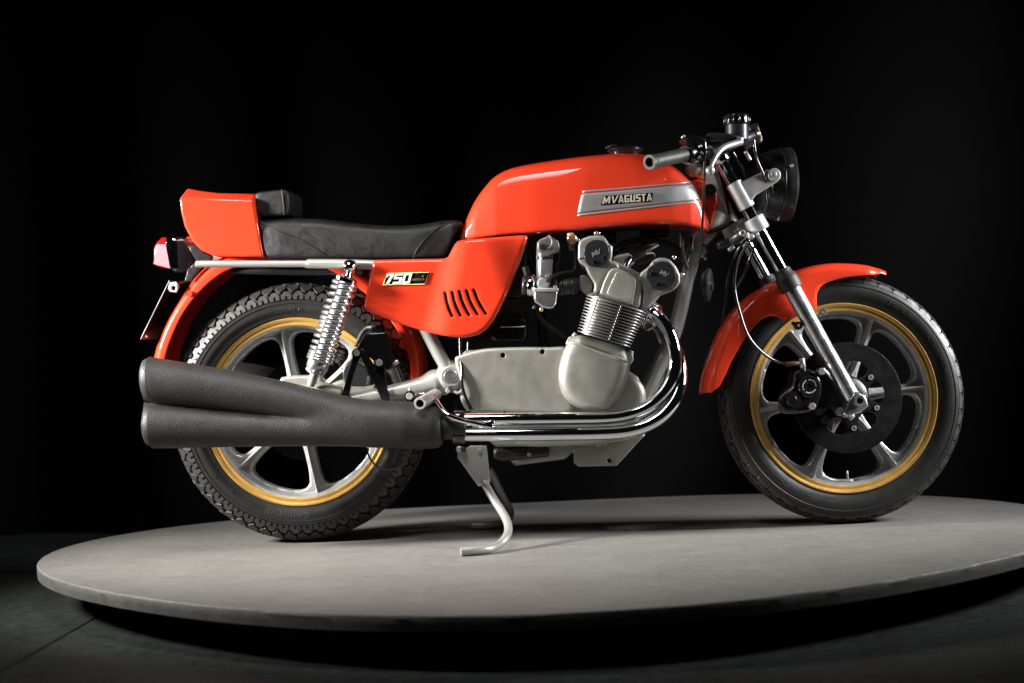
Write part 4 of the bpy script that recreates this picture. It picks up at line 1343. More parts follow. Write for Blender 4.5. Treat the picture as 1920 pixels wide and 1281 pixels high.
for hq in (h1, h2):
    rod('cover_recess', hq + Vector((0, .012, 0)), hq + Vector((0, .03, 0)), .0075, 'hole', en, 16)
bolt('cover_screw', 945, 774, -.167, .0045, .003, 'capblack', en, hexa=False)
cl_px = [(1066, 640), (1076, 632), (1091, 629), (1120, 637), (1150, 645), (1169, 652), (1179, 664), (1182, 682), (1178, 706), (1168, 736), (1156, 755), (1141, 767), (1118, 770.5), (1088, 767), (1066, 755), (1052, 735), (1046.5, 708), (1050, 680), (1058, 655)]
clo = cr([(a, b, 0) for a, b in uv(cl_px, -.215)], 4, True)
cgm = plate_mesh([(p.x, p.y) for p in clo], (), .215, .09, .026, step=.009, bulge=lambda x, z: .004 * math.exp(-((x - P(1115, 705, -.2).x) / .06) ** 2 - ((z - P(1115, 705, -.2).z) / .07) ** 2))
new_obj('clutch_cover', cgm, 'engine', en, None, 50)
bvc = BVHTree.FromPolygons([v.co.copy() for v in cgm.vertices], [tuple(p.vertices) for p in cgm.polygons])
fl_pts = [hit(x, y, bvc, .0) for x, y in [(1064, 645), (1074, 643), (1092, 648), (1115, 656), (1140, 665), (1160, 672), (1176, 677)]]
fl_pts = [p for p in fl_pts if p is not None]
tube('cover_flange', fl_pts, .0042, 'engine', en, 10, 5)
rod('flange_bolt', P(1075, 632, -.17), P(1080, 625, -.17), .006, 'engine', en, 10)
rod('flange_bolt', P(1181, 664, -.17), P(1185, 658, -.17), .006, 'engine', en, 10)
pplate('flange_ear', [(1170, 664), (1186, 660), (1188, 675), (1182, 684), (1172, 680)], -.175, .02, 'engine', en, rnd=.002, step=.01)
pplate('flange_ear', [(1060, 645), (1066, 632), (1078, 630), (1078, 642), (1066, 650)], -.175, .02, 'engine', en, rnd=.002, step=.01)
pplate('alternator_cover', [(1170, 700), (1185, 702), (1199, 714), (1209, 731), (1210, 750), (1203, 775), (1188, 795), (1150, 790), (1140, 770)], -.150, .05, 'engine', en, rnd=.016, smoothk=3, step=.012)
pplate('sump', [(950, 836), (1000, 830), (1180, 815), (1205, 800), (1212, 790), (1212, 812), (1156, 874), (1085, 875.5), (1076, 869), (1074, 850), (1058, 862), (965, 874), (955, 862)], -.06, .14, 'engine', en, rnd=.008, step=.015)
hs = P(1142, 864, -.10)
plate('skid_plate', uv([(1076, 838), (1200, 812), (1210, 815), (1156, 874), (1085, 875.5), (1078, 870)], -.10), 'engine', en, holes=[circ((hs.x, hs.z), .0055, 16)], n0=.10, thick=.012, rnd=.003, rndh=.001, step=.012)
rod('skid_recess', hs + Vector((0, .006, 0)), hs + Vector((0, .02, 0)), .0065, 'hole', en, 14)
pplate('sump_clip', [(1116, 824), (1139, 822), (1139, 836), (1118, 838)], -.112, .01, 'engine', en, rnd=.001, step=.01)
pplate('lower_case', [(915, 826), (1195, 818), (1180, 826), (1110, 836), (930, 838)], -.12, .22, 'engine', en, rnd=.006, step=.02)
pplate('stand_spring_box', [(925, 842), (1025, 838), (1030, 846), (1028, 857), (940, 866), (925, 860)], -.095, .05, 'black', en, rnd=.008, step=.012)
bolt('spring_pin', 992, 852, -.097, .006, .004, 'steel', en)

# cylinder block: fins stacked along the tilted bore axis
Lt, Rt_ = P(1101, 553, -.13), P(1209, 586, -.13)
Lb, Rb = P(1083, 622, -.13), P(1179, 651, -.13)
fu = (Rt_ - Lt).normalized()
fa = Vector((-fu.z, 0, fu.x))
ct, cb_ = (Lt + Rt_) / 2, (Lb + Rb) / 2
Hs = (ct - cb_).dot(fa)
wt_, wb_ = (Rt_ - Lt).length / 2, (Rb - Lb).length / 2


def stadium(hw_, yn, yf, k=14):
    """rounded near and far ends"""
    o = []
    for i in range(k + 1):
        a = math.pi * i / k
        o.append((hw_ * math.cos(a), yn + hw_ * .62 - hw_ * .62 * math.sin(a)))
    for i in range(k + 1):
        a = math.pi * i / k
        o.append((-hw_ * math.cos(a), yf - hw_ * .62 + hw_ * .62 * math.sin(a)))
    return o


NF = 13
cyl = empty('cylinder_block', cb_, bike)


def fin_ring(hw_, base, h, yn=-.198, yf=.198):
    return [base + fu * a + Vector((0, 1, 0)) * b + fa * h for a, b in stadium(hw_, yn, yf)]


core = [fin_ring(lerp(wb_, wt_, t) * .84, cb_ + (ct - cb_ - fa * Hs) * t, Hs * t, -.178, .178) for t in (.0, .25, .5, .75, 1.0)]
for rgx in core:
    for v in rgx: v.y += 0
new_obj('barrel', loft_mesh(core), 'fin', cyl, None, 50)
for i in range(NF):
    t = (i + .3) / (NF - .2)
    w_ = lerp(wb_, wt_, t)
    bs = cb_ + (ct - cb_ - fa * Hs) * t
    rr_ = [fin_ring(w_ - .001, bs, Hs * t - .0013), fin_ring(w_, bs, Hs * t - .0007), fin_ring(w_, bs, Hs * t + .0007), fin_ring(w_ - .001, bs, Hs * t + .0013)]
    new_obj('fin', loft_mesh(rr_), 'fin', cyl, None, 40)
for i in range(NF - 1):
    for ub_, yb in ((.012, -.1955), (-.052, -.166)):
        t0, t1 = (i + .3) / (NF - .2), (i + 1.3) / (NF - .2)
        bs = cb_ + (ct - cb_ - fa * Hs) * t0
        p0 = bs + fu * ub_ + fa * (Hs * t0 + .001) + Vector((0, yb, 0)); p1 = bs + fu * ub_ + fa * (Hs * t1 - .001) + Vector((0, yb, 0))
        rod('fin_damper', p0, p1, .0016, 'satin', cyl, 6)

hd_ = empty('cylinder_head', P(1165, 520, 0), bike)
pplate('head_casting', [(1098, 552), (1112, 549), (1116, 530), (1106, 514), (1112, 500), (1150, 488), (1175, 500), (1200, 512), (1226, 520), (1240, 552), (1222, 575), (1210, 590), (1160, 572)], -.185, .37, 'engine', hd_, rnd=.004, step=.015)
pplate('head_end_face', [(1124, 551), (1131, 530), (1141, 509), (1147, 503.5), (1156, 502.5), (1193, 518), (1202, 524.5), (1204.5, 533), (1200, 572), (1196, 577), (1160, 563)], -.203, .03, 'engine', hd_, rnd=.005, step=.008)
pplate('head_end_panel', [(1137, 551), (1147, 527), (1155, 511), (1160, 509), (1188, 520), (1192.5, 526), (1192, 540), (1186, 571)], -.208, .02, 'engine', hd_, rnd=.0022, step=.008)
# rear cam box
pplate('cam_box', [(1084, 462), (1086, 452), (1093, 447), (1105, 442.5), (1120, 441), (1131, 442), (1136, 448), (1142, 457.5), (1149, 462), (1148, 480), (1146, 489), (1158, 494), (1162, 503), (1143, 509), (1130, 530), (1122, 551), (1115, 549), (1114, 532), (1103, 514), (1097, 500), (1088, 494), (1083.5, 486)], -.198, .39, 'engine', hd_, rnd=.006, step=.008)
pplate('intake_stub', [(1087, 517), (1095, 515), (1108, 517), (1113, 531), (1110, 550), (1098, 552), (1086, 541)], -.165, .06, 'engine', hd_, rnd=.004, step=.01)
# front cam box
pplate('cam_box', [(1196, 522), (1202, 511), (1216, 500), (1224, 489), (1234, 483.5), (1246, 483.5), (1256, 487), (1268, 500), (1275.5, 516), (1275.5, 530), (1270, 539), (1262, 545), (1247, 550), (1234, 556), (1222, 570), (1211, 582), (1204, 574), (1206, 545)], -.198, .39, 'engine', hd_, rnd=.006, step=.008)
for (cx_, cy_, rot_) in ((1118.5, 473.5, 0.0), (1241.5, 516, 0.0)):
    rear = cx_ < 1200
    out = []
    c3 = P(cx_, cy_, -.2045)
    r_ = .0315 if rear else .034
    a0 = math.radians(-95 if rear else 205)   # pointed corner direction
    for i in range(40):
        a = 2 * math.pi * i / 40
        da = (a - a0 + math.pi) % (2 * math.pi) - math.pi
        k_ = 1.0
        dd = math.radians(62)
        if abs(da) < dd:
            k_ = min(1.22, math.cos(dd) / math.cos(dd - abs(da)) * 0 + 1 + .20 * (1 - abs(abs(da) - math.radians(25)) / dd))
        out.append((c3.x + r_ * k_ * math.cos(a), c3.z + r_ * k_ * math.sin(a)))
    cap = plate('cam_cap', out, 'capblack', hd_, n0=.2065, thick=.012, rnd=.0018, step=.007)
    pos = ((1115, 492.5), (1134.5, 484)) if rear else ((1223, 514), (1234, 533))
    for (x, y) in pos:
        qq = P(x, y, -.2068)
        lathe('cap_screw', [(0, .002), (.0024, .002), (.0028, -.0022), (.0048, -.0022), (.0054, -.001), (.0054, .004)], qq, (0, 1, 0), 'chrome', hd_, 16)
        lathe('screw_recess', [(0, .0015), (.0024, .0015), (.0024, .003)], qq, (0, 1, 0), 'hole', hd_, 12)
    ang = math.radians(28 if rear else -148)
    if rear:
        LU = Vector((math.cos(math.radians(20)), 0, math.sin(math.radians(20)))); orig = P(1111, 482, -.2067)
        LV = Vector((-LU.z, 0, LU.x))
        for c, dx in (('M', 0), ('V', .95)):
            block_letters('cap_letter', [GL[c]], orig + LU * (dx * .0125), LU, LV, Vector((0, -1, 0)), .0125, .0007, 'satin', hd_, 0, shear=.1)
    else:
        LU = Vector((math.cos(math.radians(-28)), 0, math.sin(math.radians(-28)))); orig = P(1236, 513, -.2067)
        LV = Vector((-LU.z, 0, LU.x))
        for c, dx in (('M', 0), ('V', .95)):
            block_letters('cap_letter', [GL[c]], orig + LU * (dx * .0115), LU, LV, Vector((0, -1, 0)), .0115, .0007, 'satin', hd_, 0, shear=.1)
# cam box split lines and acorn nuts
for (a, b) in (((1084, 486), (1096, 483)), ((1135, 464), (1149, 460)), ((1224, 490), (1230, 497)), ((1258, 541), (1266, 548))):
    rod('joint_gap', P(a[0], a[1], -.1985), P(b[0], b[1], -.1985), .0011, 'hole', hd_, 6)
for (x, y, dx, dy) in ((1084, 453, -2, -6), (1118, 440, -1, -6), (1121, 439, 1, -4), (1262, 485, 4, -5), (1277, 516, 6, -2)):
    rod('acorn_nut', P(x, y, -.18), P(x + dx, y + dy, -.18), .0062, 'chrome', hd_, 12, None, .003)
pplate('rocker_cover', [(1148, 484), (1158, 478), (1178, 474), (1186, 480), (1190, 492), (1178, 505), (1160, 500)], -.12, .2, 'engine', hd_, rnd=.006, step=.012)
# spark plug caps and leads
tube('plug_cap', [P(1170, 510, -.175), P(1175, 494, -.165), P(1183, 484, -.155)], [.0095, .0095, .008], 'gloss', hd_, 14, 5)
tube('plug_cap', [P(1184, 488, -.16), P(1196, 481, -.15), P(1208, 475, -.14)], [.006, .0085, .0085], 'gloss', hd_, 14, 5)
tube('plug_lead', [P(1206, 475, -.14), P(1222, 466, -.13), P(1233, 460, -.11), P(1225, 459, -.09), P(1200, 464, -.07), P(1150, 470, -.05)], .004, 'soft', hd_, 10, 6)
tube('plug_lead', [P(1208, 477, -.14), P(1222, 475, -.12), P(1226, 482, -.11), P(1215, 492, -.10), P(1198, 497, -.08)], .004, 'soft', hd_, 10, 6)
tube('plug_lead', [P(1278, 440, -.07), P(1279, 465, -.08), P(1284, 490, -.09), P(1290, 505, -.09)], .0055, 'soft', hd_, 10, 5)
tube('plug_lead', [P(1297, 445, -.06), P(1294, 470, -.07), P(1288, 492, -.085)], .004, 'gloss', hd_, 10, 5)
pplate('exhaust_flange', [(1209, 569), (1222, 560), (1231, 572), (1224, 584), (1212, 590)], -.165, .03, 'engine', hd_, rnd=.003, step=.01)

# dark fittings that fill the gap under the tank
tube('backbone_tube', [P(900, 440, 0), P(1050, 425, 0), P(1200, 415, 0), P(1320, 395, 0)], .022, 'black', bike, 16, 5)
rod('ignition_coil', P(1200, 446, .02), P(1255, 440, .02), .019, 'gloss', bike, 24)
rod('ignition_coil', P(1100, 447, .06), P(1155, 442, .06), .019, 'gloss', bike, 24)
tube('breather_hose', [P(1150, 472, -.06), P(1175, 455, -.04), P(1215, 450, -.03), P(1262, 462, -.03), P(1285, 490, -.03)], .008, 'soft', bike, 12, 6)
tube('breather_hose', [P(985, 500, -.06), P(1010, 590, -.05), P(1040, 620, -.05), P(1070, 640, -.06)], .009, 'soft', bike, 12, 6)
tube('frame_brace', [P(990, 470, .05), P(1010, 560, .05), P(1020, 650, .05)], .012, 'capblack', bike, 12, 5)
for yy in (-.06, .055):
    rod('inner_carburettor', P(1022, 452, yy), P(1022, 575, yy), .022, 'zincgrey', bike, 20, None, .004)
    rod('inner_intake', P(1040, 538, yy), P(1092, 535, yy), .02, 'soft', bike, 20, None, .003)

# carburettor
cbn = empty('carburettor', P(1022, 520, -.18), bike)
pplate('carb_top', [(1007.5, 455), (1012, 449), (1024, 444), (1029.5, 440), (1036, 446), (1047, 452), (1049, 462), (1048, 473), (1038, 476), (1030, 481), (1018, 479), (1014, 474), (1007.5, 470)], -.20, .05, 'zincgrey', cbn, rnd=.004, step=.008)
pplate('carb_slide_tube', [(1015, 478), (1037, 474), (1037, 520), (1015, 524)], -.198, .045, 'capblack', cbn, rnd=.004, step=.01)
pplate('carb_plate', [(1014, 487), (1036, 486), (1035, 516), (1030, 522), (1013, 520)], -.202, .01, 'zincgrey', cbn, rnd=.0012, step=.01)
pplate('carb_front_body', [(1034, 458), (1050, 460), (1050, 480), (1043, 520), (1036, 528), (1034, 500)], -.185, .04, 'capblack', cbn, rnd=.003, step=.01)
lathe('mixture_cap', [(0, -.006), (.0115, -.006), (.0120, -.004), (.0150, -.003), (.0158, 0), (.0158, .03)], P(1018.5, 531.5, -.196), (0, 1, 0), 'satin', cbn, 28)
lathe('pilot_screw', [(0, -.004), (.006, -.004), (.0075, 0), (.0075, .02)], P(1016.5, 463, -.201), (0, 1, 0), 'capblack', cbn, 18)
pplate('float_bowl', [(1001, 548), (1004, 543), (1044, 543), (1045.5, 550), (1043.5, 568), (1038, 577), (1030, 579.5), (1017, 577), (1003, 567), (1000.5, 558)], -.205, .055, 'polish', cbn, rnd=.006, step=.007)
pplate('bowl_flange', [(1000, 540), (1046.5, 540), (1047, 546.5), (1000, 547.5)], -.208, .06, 'satin', cbn, rnd=.0015, step=.008)
rod('bowl_nut', P(1015, 577, -.18), P(1015, 584, -.18), .0048, 'brass', cbn, 6)
rod('drain_nut', P(1003, 573, -.17), P(1000, 580, -.17), .004, 'capblack', cbn, 8)
for (x, y) in ((1026, 518), (1009, 484), (1041, 538)):
    bolt('carb_screw', x, y, -.204, .0042, .003, 'steel', cbn, hexa=False, recess=True)
tube('choke_wire', [P(1029, 441, -.203), P(1035, 452, -.206), P(1033, 461, -.206), P(1028, 466, -.205)], .0012, 'steel', cbn, 6, 6)
rod('velocity_stack', P(1003, 537, -.165), P(988, 536, -.165), .028, 'chrome', cbn, 32, None, .004)
rod('stack_ring', P(990, 536, -.165), P(979, 535.5, -.165), .0245, 'capblack', cbn, 32, None, .004)
rod('intake_hose', P(1046, 539, -.165), P(1084, 536, -.165), .0205, 'soft', cbn, 28, None, .003)
rod('hose_clamp', P(1050, 539, -.165), P(1057, 538.5, -.165), .0225, 'capblack', cbn, 28, None, .002)
rod('hose_clamp', P(1071, 537.5, -.165), P(1078, 537, -.165), .0225, 'capblack', cbn, 28, None, .002)
tube('fuel_line', [P(1024, 529, -.20), P(1036, 518, -.195), P(1055, 512, -.18), P(1074, 509, -.16), P(1079, 498, -.15), P(1078, 470, -.15)], .0042, 'soft', cbn, 10, 6)
lathe('fuel_tap', [(0, -.012), (.010, -.012), (.0125, -.010), (.0125, .0), (.010, .002), (.010, .02)], P(1072.5, 448.5, -.15), (0, 1, 0), 'brass', bike, 28)
rod('tap_stem', P(1069, 437, -.14), P(1074, 470, -.14), .008, 'engine', bike, 12)

# ------------------------------------------------------------------ exhaust
ex = empty('exhaust', P(900, 800, -.22), bike)
h1p = [(1214, 581, -.165), (1226, 588, -.178), (1240, 601, -.190), (1254, 622, -.198), (1263.5, 650, -.203), (1266, 680, -.206), (1259, 712, -.21), (1241, 741, -.213), (1213, 764, -.216), (1177, 778, -.219), (1140, 783.5, -.221), (1080, 785, -.223), (980, 786, -.226), (872, 787, -.23)]
h2p = [(1214, 593, -.065), (1236, 606, -.09), (1255, 628, -.12), (1269, 658, -.15), (1275.5, 690, -.175), (1275, 722, -.195), (1264, 752, -.21), (1243, 778, -.219), (1213, 797, -.224), (1176, 808, -.227), (1130, 812, -.228), (1060, 813.5, -.229), (960, 814.5, -.230), (866, 815, -.231)]
tube('header_pipe', [P(*p) for p in h1p], .0163, 'chrome', ex, 28, 8)
tube('header_pipe', [P(*p) for p in h2p], .0168, 'chrome', ex, 28, 8)
for (yoff, pts) in ((.07, h2p), (.165, h1p)):
    tube('header_pipe', [Vector((P(*p).x - .005, -p[2], P(*p).z)) for p in pts], .0163, 'chrome', ex, 20, 6)
ca = P(1207, 590, -.160); cb2 = P(1232, 580, -.178)
cax = (P(*h1p[2]) - P(*h1p[0])).normalized()
for i in range(4):
    b_ = P(1213, 580, -.162) + cax * (.004 + i * .007)
    lathe('exhaust_nut', [(.016, -.0022), (.0265, -.0022), (.0275, 0), (.0265, .0022), (.016, .0022)], b_, cax, 'chrome', ex, 28)
for i in range(4):
    b_ = P(1208, 594, -.07) + cax * (.004 + i * .007)
    lathe('exhaust_nut', [(.016, -.0022), (.0255, -.0022), (.0265, 0), (.0255, .0022), (.016, .0022)], b_, cax, 'chrome', ex, 28)


def muffler(sgn, nm):
    Ym = -.238
    tx = [268, 271, 276, 282, 300, 350, 420, 500, 560, 620, 690, 760, 812, 822, 828]
    z1 = [711, 711, 711.5, 712, 715.5, 722, 731, 744, 756, 772, 790, 797.5, 801, 802, 802]
    q1 = [31, 38, 42, 44.2, 44, 42.5, 40, 37, 35.5, 36, 38.5, 39.5, 35, 32, 28]
    z2 = [798.5, 798.5, 798.5, 798.5, 799, 800.5, 803.5, 806.5, 805.5, 802, 798.5, 797.5, 801, 802, 802]
    q2 = [30, 37, 41, 43, 42.6, 40, 35.5, 31.5, 31.5, 35, 38.5, 39.5, 34, 31, 27]
    kk = [.002, .002, .002, .002, .002, .002, .003, .005, .010, .026, .03, .03, .03, .03, .03]
    rings = []
    nph = 72
    sc_ = 3300 / 4.29
    for px in np.concatenate([np.array([268, 269, 271, 273.5, 276, 279, 281.9, 282.2]), np.linspace(286, 812, 70), np.array([818, 822, 826, 828])]):
        g = lambda arr: float(np.interp(px, tx, arr))
        c1 = P(px, g(z1), Ym); c2 = P(px, g(z2), Ym)
        r1, r2, k_ = g(q1) / sc_, g(q2) / sc_, g(kk)
        if 268 <= px < 282.1:
            r1 *= .945; r2 *= .945
        zc = (c1.z + c2.z) / 2
        if (c1.z - c2.z) > r1 + r2 - .004:
            k_ = max(k_, .006)
        rg2 = []
        for j in range(nph):
            a = 2 * math.pi * j / nph
            dy, dz = math.cos(a), math.sin(a)
            # march outwards to the blended surface
            lo_, hi_ = 0.0, .16
            for _ in range(22):
                mid = (lo_ + hi_) / 2
                y, z = dy * mid, zc + dz * mid
                d1 = math.hypot(y, z - c1.z) - r1; d2 = math.hypot(y, z - c2.z) - r2
                h_ = max(k_ - abs(d1 - d2), 0) / k_
                sd = min(d1, d2) - h_ * h_ * k_ * .25
                # outer crossing search from outside works because sections are star shaped
                if sd < 0: lo_ = mid
                else: hi_ = mid
            rg2.append(Vector((c1.x, (Ym + dy * lo_) * (1 if sgn == 1 else -1), zc + dz * lo_)))
        rings.append(rg2)
    return new_obj(nm, loft_mesh(rings), 'muffler', ex, None, 50)


muffler(1, 'muffler')
muffler(-1, 'muffler')
rod('exhaust_collar', P(826, 802, -.232), P(874, 801, -.232), .030, 'soft', ex, 32, None, .003)
rod('exhaust_clamp', P(849, 815, -.235), P(872, 815, -.235), .0215, 'gloss', ex, 28, None, .002)
rod('exhaust_clamp', P(850, 785, -.233), P(872, 786, -.233), .0205, 'gloss', ex, 28, None, .002)

# ------------------------------------------------------------------ swingarm, shocks, rear brake
sw = empty('swingarm', P(846, 706, 0), bike)
tube('swingarm_tube', [P(838, 716, -.105), P(815, 718, -.11), P(790, 726, -.115), P(730, 738, -.12), P(660, 752, -.12), P(570, 768, -.115)], [.033, .034, .026, .020, .0185, .0185], 'frame', sw, 24, 6)
tube('swingarm_tube', [P(838, 710, .105), P(790, 722, .115), P(570, 765, .115)], .022, 'frame', sw, 18, 6)
tube('axle_fairing', [P(640, 742, -.13), P(600, 738, -.13), P(545, 742, -.13)], [.022, .03, .024], 'engine', sw, 20, 6)
pplate('hub_casting', [(524, 712), (536, 706), (560, 704), (600, 706), (612, 722), (640, 712), (668, 716), (690, 720), (705, 722), (700, 745), (600, 770), (520, 745)], -.085, .04, 'engine', sw, rnd=.010, smoothk=3, step=.012)


def shock(sgn):
    sk = empty('shock_absorber', Vector((P(655, 505, -.165).x, -.165 * sgn, P(655, 505, -.165).z)), bike)
    MM = Matrix.Identity(4) if sgn == 1 else Matrix.Scale(-1, 4, (0, 1, 0))
    top, bot = P(652, 516, -.168), P(585, 716, -.168)
    ax = (bot - top).normalized(); L_ = (bot - top).length
    tp = lambda y: (P(652 + (585 - 652) * (y - 516) / 200, y, -.168) - top).dot(ax)
    lathe('shock_eye', [(0, -.020), (.008, -.018), (.014, -.012), (.0178, -.002), (.0178, .016), (.014, .02), (.012, .04)], P(655.5, 500, -.168), (0, 1, 0), 'chrome', sk, 28, MM)
    lathe('spring_seat', [(0, -.010), (.008, -.008), (.012, .002), (.024, .006), (.0285, .009), (.0285, .017), (.024, .019), (.0, .019)], top, ax, 'chrome', sk, 32, MM)
    lathe('damper_body', [(.0, tp(522)), (.013, tp(522)), (.013, tp(560)), (.0145, tp(575)), (.0145, tp(690)), (0, tp(692))], top, ax, 'white' if False else 'frame', sk, 24, MM)
    lathe('lower_collar', [(.0, tp(676)), (.026, tp(676)), (.0275, tp(680)), (.027, tp(690)), (.0235, tp(694)), (.0225, tp(700)), (.016, tp(702)), (0, tp(704))], top, ax, 'polish', sk, 32, MM)
    for j in range(10):
        a = 2 * math.pi * j / 10
        a_, u_, v_ = frame_of(ax)
        c_ = top + ax * tp(696) + (u_ * math.cos(a) + v_ * math.sin(a)) * .0215
        rod('adjuster_notch', c_ - ax * .004, c_ + ax * .004, .0035, 'steel', sk, 8, MM)
    lathe('lower_eye', [(.0, tp(700)), (.011, tp(701)), (.0115, tp(716)), (.009, tp(724)), (0, tp(726))], top, ax, 'frame', sk, 20, MM)
    # progressive coil
    a_, u_, v_ = frame_of(ax)
    turns = [0, 1, 2, 3, 4, 5, 6, 7, 8, 9, 10, 11, 12, 13, 14, 15, 16]
    pyy = [529, 536, 547, 560, 573, 584.5, 594.5, 603, 610.5, 618, 627, 638, 649.5, 660, 667, 672, 677]
    path = []
    for i in range(16 * 22 + 1):
        tn = i / 22
        hgt = tp(float(np.interp(tn, turns, pyy)))
        ang = 2 * math.pi * tn
        path.append(top + ax * hgt + (u_ * math.cos(ang) + v_ * math.sin(ang)) * .0280)
    new_obj('coil_spring', tube_mesh(path, .0052, 12, True, 1), 'spring', sk, MM, 60)
    return sk


shock(1)
shock(-1)
rb = empty('rear_brake', P(705, 670, -.14), bike)
pplate('fluid_reservoir', [(676, 640), (685, 625), (727, 623), (732, 640), (733, 660), (741, 674), (738, 690), (727, 694), (712, 690), (703, 680), (690, 668), (674, 660), (669, 652)], -.135, .05, 'gloss', rb, rnd=.004, step=.008)
rod('reservoir_cap', P(710, 622, -.112), P(710, 609, -.112), .0165, 'gloss', rb, 24, None, .002)
for j in range(14):
    a = 2 * math.pi * j / 14
    c0_ = P(710, 621, -.112); c0_ += Vector((.0162 * math.cos(a), .0162 * math.sin(a), 0))
    rod('cap_ridge', c0_, c0_ + Vector((0, 0, .015)), .0018, 'capblack', rb, 6)
pplate('caliper_arm', [(662, 655), (672, 653), (678, 660), (676, 670), (664, 700), (654, 742), (640, 742), (646, 722), (656, 690), (660, 672)], -.142, .012, 'gloss', rb, rnd=.002, step=.008)
pplate('caliper_strut', [(668, 656), (682, 654), (690, 668), (704, 690), (703, 698), (722, 722), (730, 738), (729, 754), (716, 752), (710, 738), (698, 712), (686, 690), (676, 672)], -.146, .014, 'gloss', rb, rnd=.002, step=.008)
pplate('caliper_foot', [(700, 676), (712, 671), (722, 680), (722, 700), (728, 740), (728, 754), (714, 752), (704, 715), (702, 695)], -.138, .012, 'gloss', rb, rnd=.002, step=.008)
bolt('caliper_bolt', 669, 662, -.146, .0078, .006, 'steel', rb, hexa=False)
bolt('caliper_bolt', 711.5, 680, -.146, .0085, .006, 'steel', rb, hexa=False)
lathe('bolt_washer', [(.008, -.003), (.0115, -.003), (.0125, 0), (.0125, .01)], P(711.5, 680, -.146), (0, 1, 0), 'gloss', rb, 24)
lathe('bolt_washer', [(.008, -.003), (.0115, -.003), (.0125, 0), (.0125, .01)], P(669, 662, -.146), (0, 1, 0), 'gloss', rb, 24)
rod('hose_union', P(737, 684, -.13), P(747, 677, -.13), .006, 'steel', rb, 10)
rod('bleed_nipple', P(693, 705, -.13), P(690, 722, -.13), .005, 'satin', rb, 8)
tube('reservoir_hose', [P(700, 614, -.10), P(690, 615, -.09), P(680, 624, -.09), P(672, 640, -.095), P(668, 650, -.10)], .006, 'soft', rb, 10, 6)
pplate('rear_caliper', [(640, 690), (660, 672), (690, 690), (700, 720), (680, 730), (645, 728)], -.085, .03, 'capblack', rb, rnd=.006, step=.012)
lathe('rear_brake_disc', [(.085, .082), (.135, .082), (.135, .087), (.085, .087), (.085, .082)], (0, 0, ZR), (0, 1, 0), 'disc', rb, 72)
tube('brake_pipe', [P(686, 838, -.08), P(695, 862, -.08), P(712, 878, -.08), P(735, 880, -.08), P(757, 868, -.08), P(768, 850, -.08), P(772, 836, -.08)], .0024, 'gloss', rb, 8, 6)

# foot rest, brake pedal, cables on the right side
fp = empty('foot_rest', P(800, 748, -.2), bike)
f0, f1 = P(817, 740, -.16), P(787, 757, -.30)
fl_ = (f1 - f0).length
lathe('peg', [(.010, 0), (.0145, 0), (.0150, .003), (.0150, fl_ - .002), (.0138, fl_), (.0100, fl_), (.0096, fl_ - .002), (.0096, fl_ - .03), (0, fl_ - .03)], f0, f1 - f0, 'satin', fp, 28, None, 50)
lathe('peg_bore', [(0, fl_ - .0295), (.0095, fl_ - .0295), (.0095, fl_ - .006)], f0, f1 - f0, 'hole', fp, 20)
lathe('pivot_disc', [(0, -.008), (.008, -.008), (.0095, -.006), (.0095, -.004), (.0135, -.003), (.0145, 0), (.0145, .012)], P(768.5, 743, -.175), (0, 1, 0), 'gloss', fp, 24)
lathe('pivot_bolt', [(0, -.010), (.0078, -.010), (.0088, -.008), (.0088, .0)], P(768.5, 743, -.175), (0, 1, 0), 'satin', fp, 20)
rod('adjuster_stud', P(768, 735, -.17), P(768, 727, -.17), .0035, 'steel', fp, 8)
rod('adjuster_stud', P(768.5, 750, -.17), P(769.5, 759, -.17), .0025, 'steel', fp, 8)
rod('peg_carrier', P(774, 742, -.165), P(820, 738, -.165), .007, 'polish', fp, 14)
rod('carrier_nut', P(796, 741, -.165), P(812, 739, -.165), .0105, 'capblack', fp, 8)
bp_ = empty('brake_pedal', P(870, 785, -.24), bike)
tube('pedal_arm', [P(812, 742, -.215), P(819, 753, -.235), P(828, 767, -.255), P(840, 779, -.268), P(860, 787, -.27), P(885, 793, -.272), P(912, 799, -.274)], .0062, 'chrome', bp_, 14, 6)
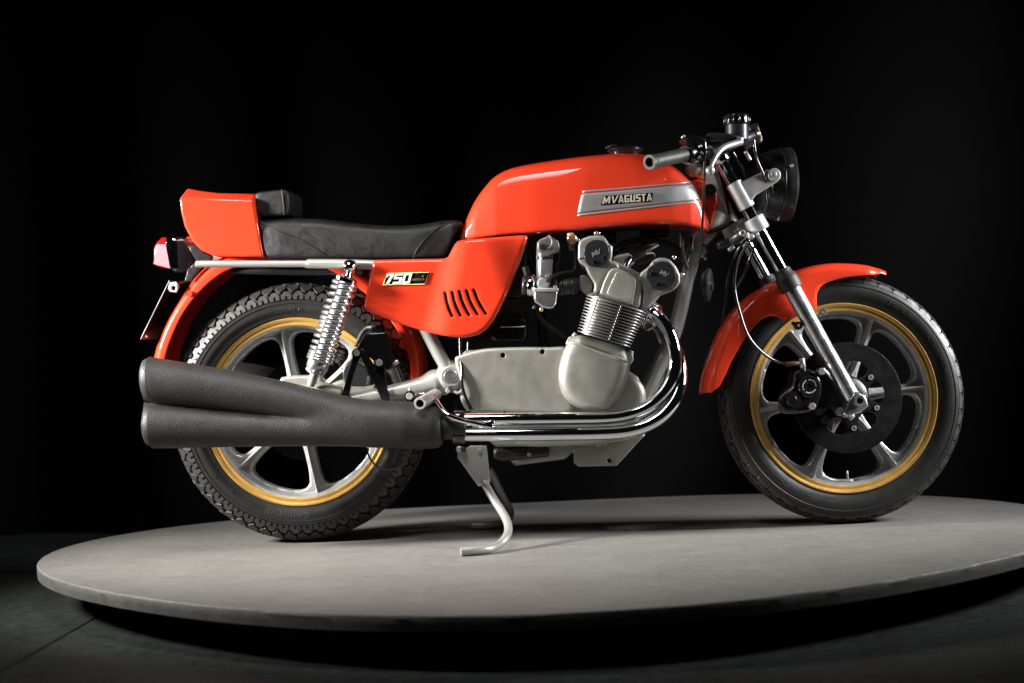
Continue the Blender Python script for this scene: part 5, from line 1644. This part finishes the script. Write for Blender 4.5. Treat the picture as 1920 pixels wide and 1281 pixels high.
pplate('pedal_pad', [(903, 797), (908, 789), (914, 791), (921, 788), (928, 791), (924, 797), (929, 803), (915, 802)], -.274, .018, 'chrome', bp_, rnd=.002, step=.006)
tube('rear_loom', [P(863, 630, -.15), P(863.5, 660, -.155), P(866, 690, -.165), P(866, 718, -.172), P(872, 742, -.172), P(884, 768, -.165)], .0042, 'gloss', bike, 10, 6)
tube('thin_wire', [P(877, 642, -.15), P(876, 656, -.152), P(870, 669, -.155)], .0012, 'steel', bike, 6, 5)
bolt('frame_rivet', 840, 733, -.14, .006, .006, 'frame', bike, hexa=False)
tube('weld_bead', [P(852, 733, -.142), P(858, 737, -.143), P(864, 735, -.142)], .004, 'frame', bike, 8, 5)

# ------------------------------------------------------------------ centre stand
cs = empty('centre_stand', P(890, 850, 0), bike)
pplate('stand_plate', [(858, 858), (857, 846), (862, 838), (872, 842), (882, 836), (912, 836), (914, 850), (919, 905), (897, 913)], -.135, .010, 'frame', cs, rnd=.0015, step=.012)
near = [(908, 905, -.132), (917, 921, -.15), (929, 941, -.178), (942, 961, -.215), (951, 979, -.255), (953, 996, -.29), (947, 1010, -.325), (936, 1021, -.35)]
pth = [P(*p) for p in near] + [PZ(918, 1029.5, .0112), PZ(893, 1032.5, .0112), PZ(864, 1034.5, .0112)]
tube('stand_leg', pth, .0102, 'frame', cs, 20, 6)
far_ = [(917, 880, .10), (927, 898, .105), (940, 925, .115), (952, 948, .125), (957, 962, .135)]
pth = [P(*p) for p in far_] + [PZ(953, 975, .026), PZ(940, 982, .0125), PZ(915, 985, .0112), PZ(884, 986, .0112)]
tube('stand_leg', pth, .0102, 'frame', cs, 20, 6)
rod('stand_pivot', P(869, 843, -.15), P(869, 843, .15), .007, 'capblack', cs, 14)
rod('stand_crossbar', P(905, 895, -.13), P(905, 895, .13), .009, 'frame', cs, 14)
rod('pivot_nut', P(861, 842, -.147), P(861, 842, -.139), .008, 'satin', cs, 8)
bolt('stand_bolt', 900, 845, -.136, .006, .005, 'steel', cs)
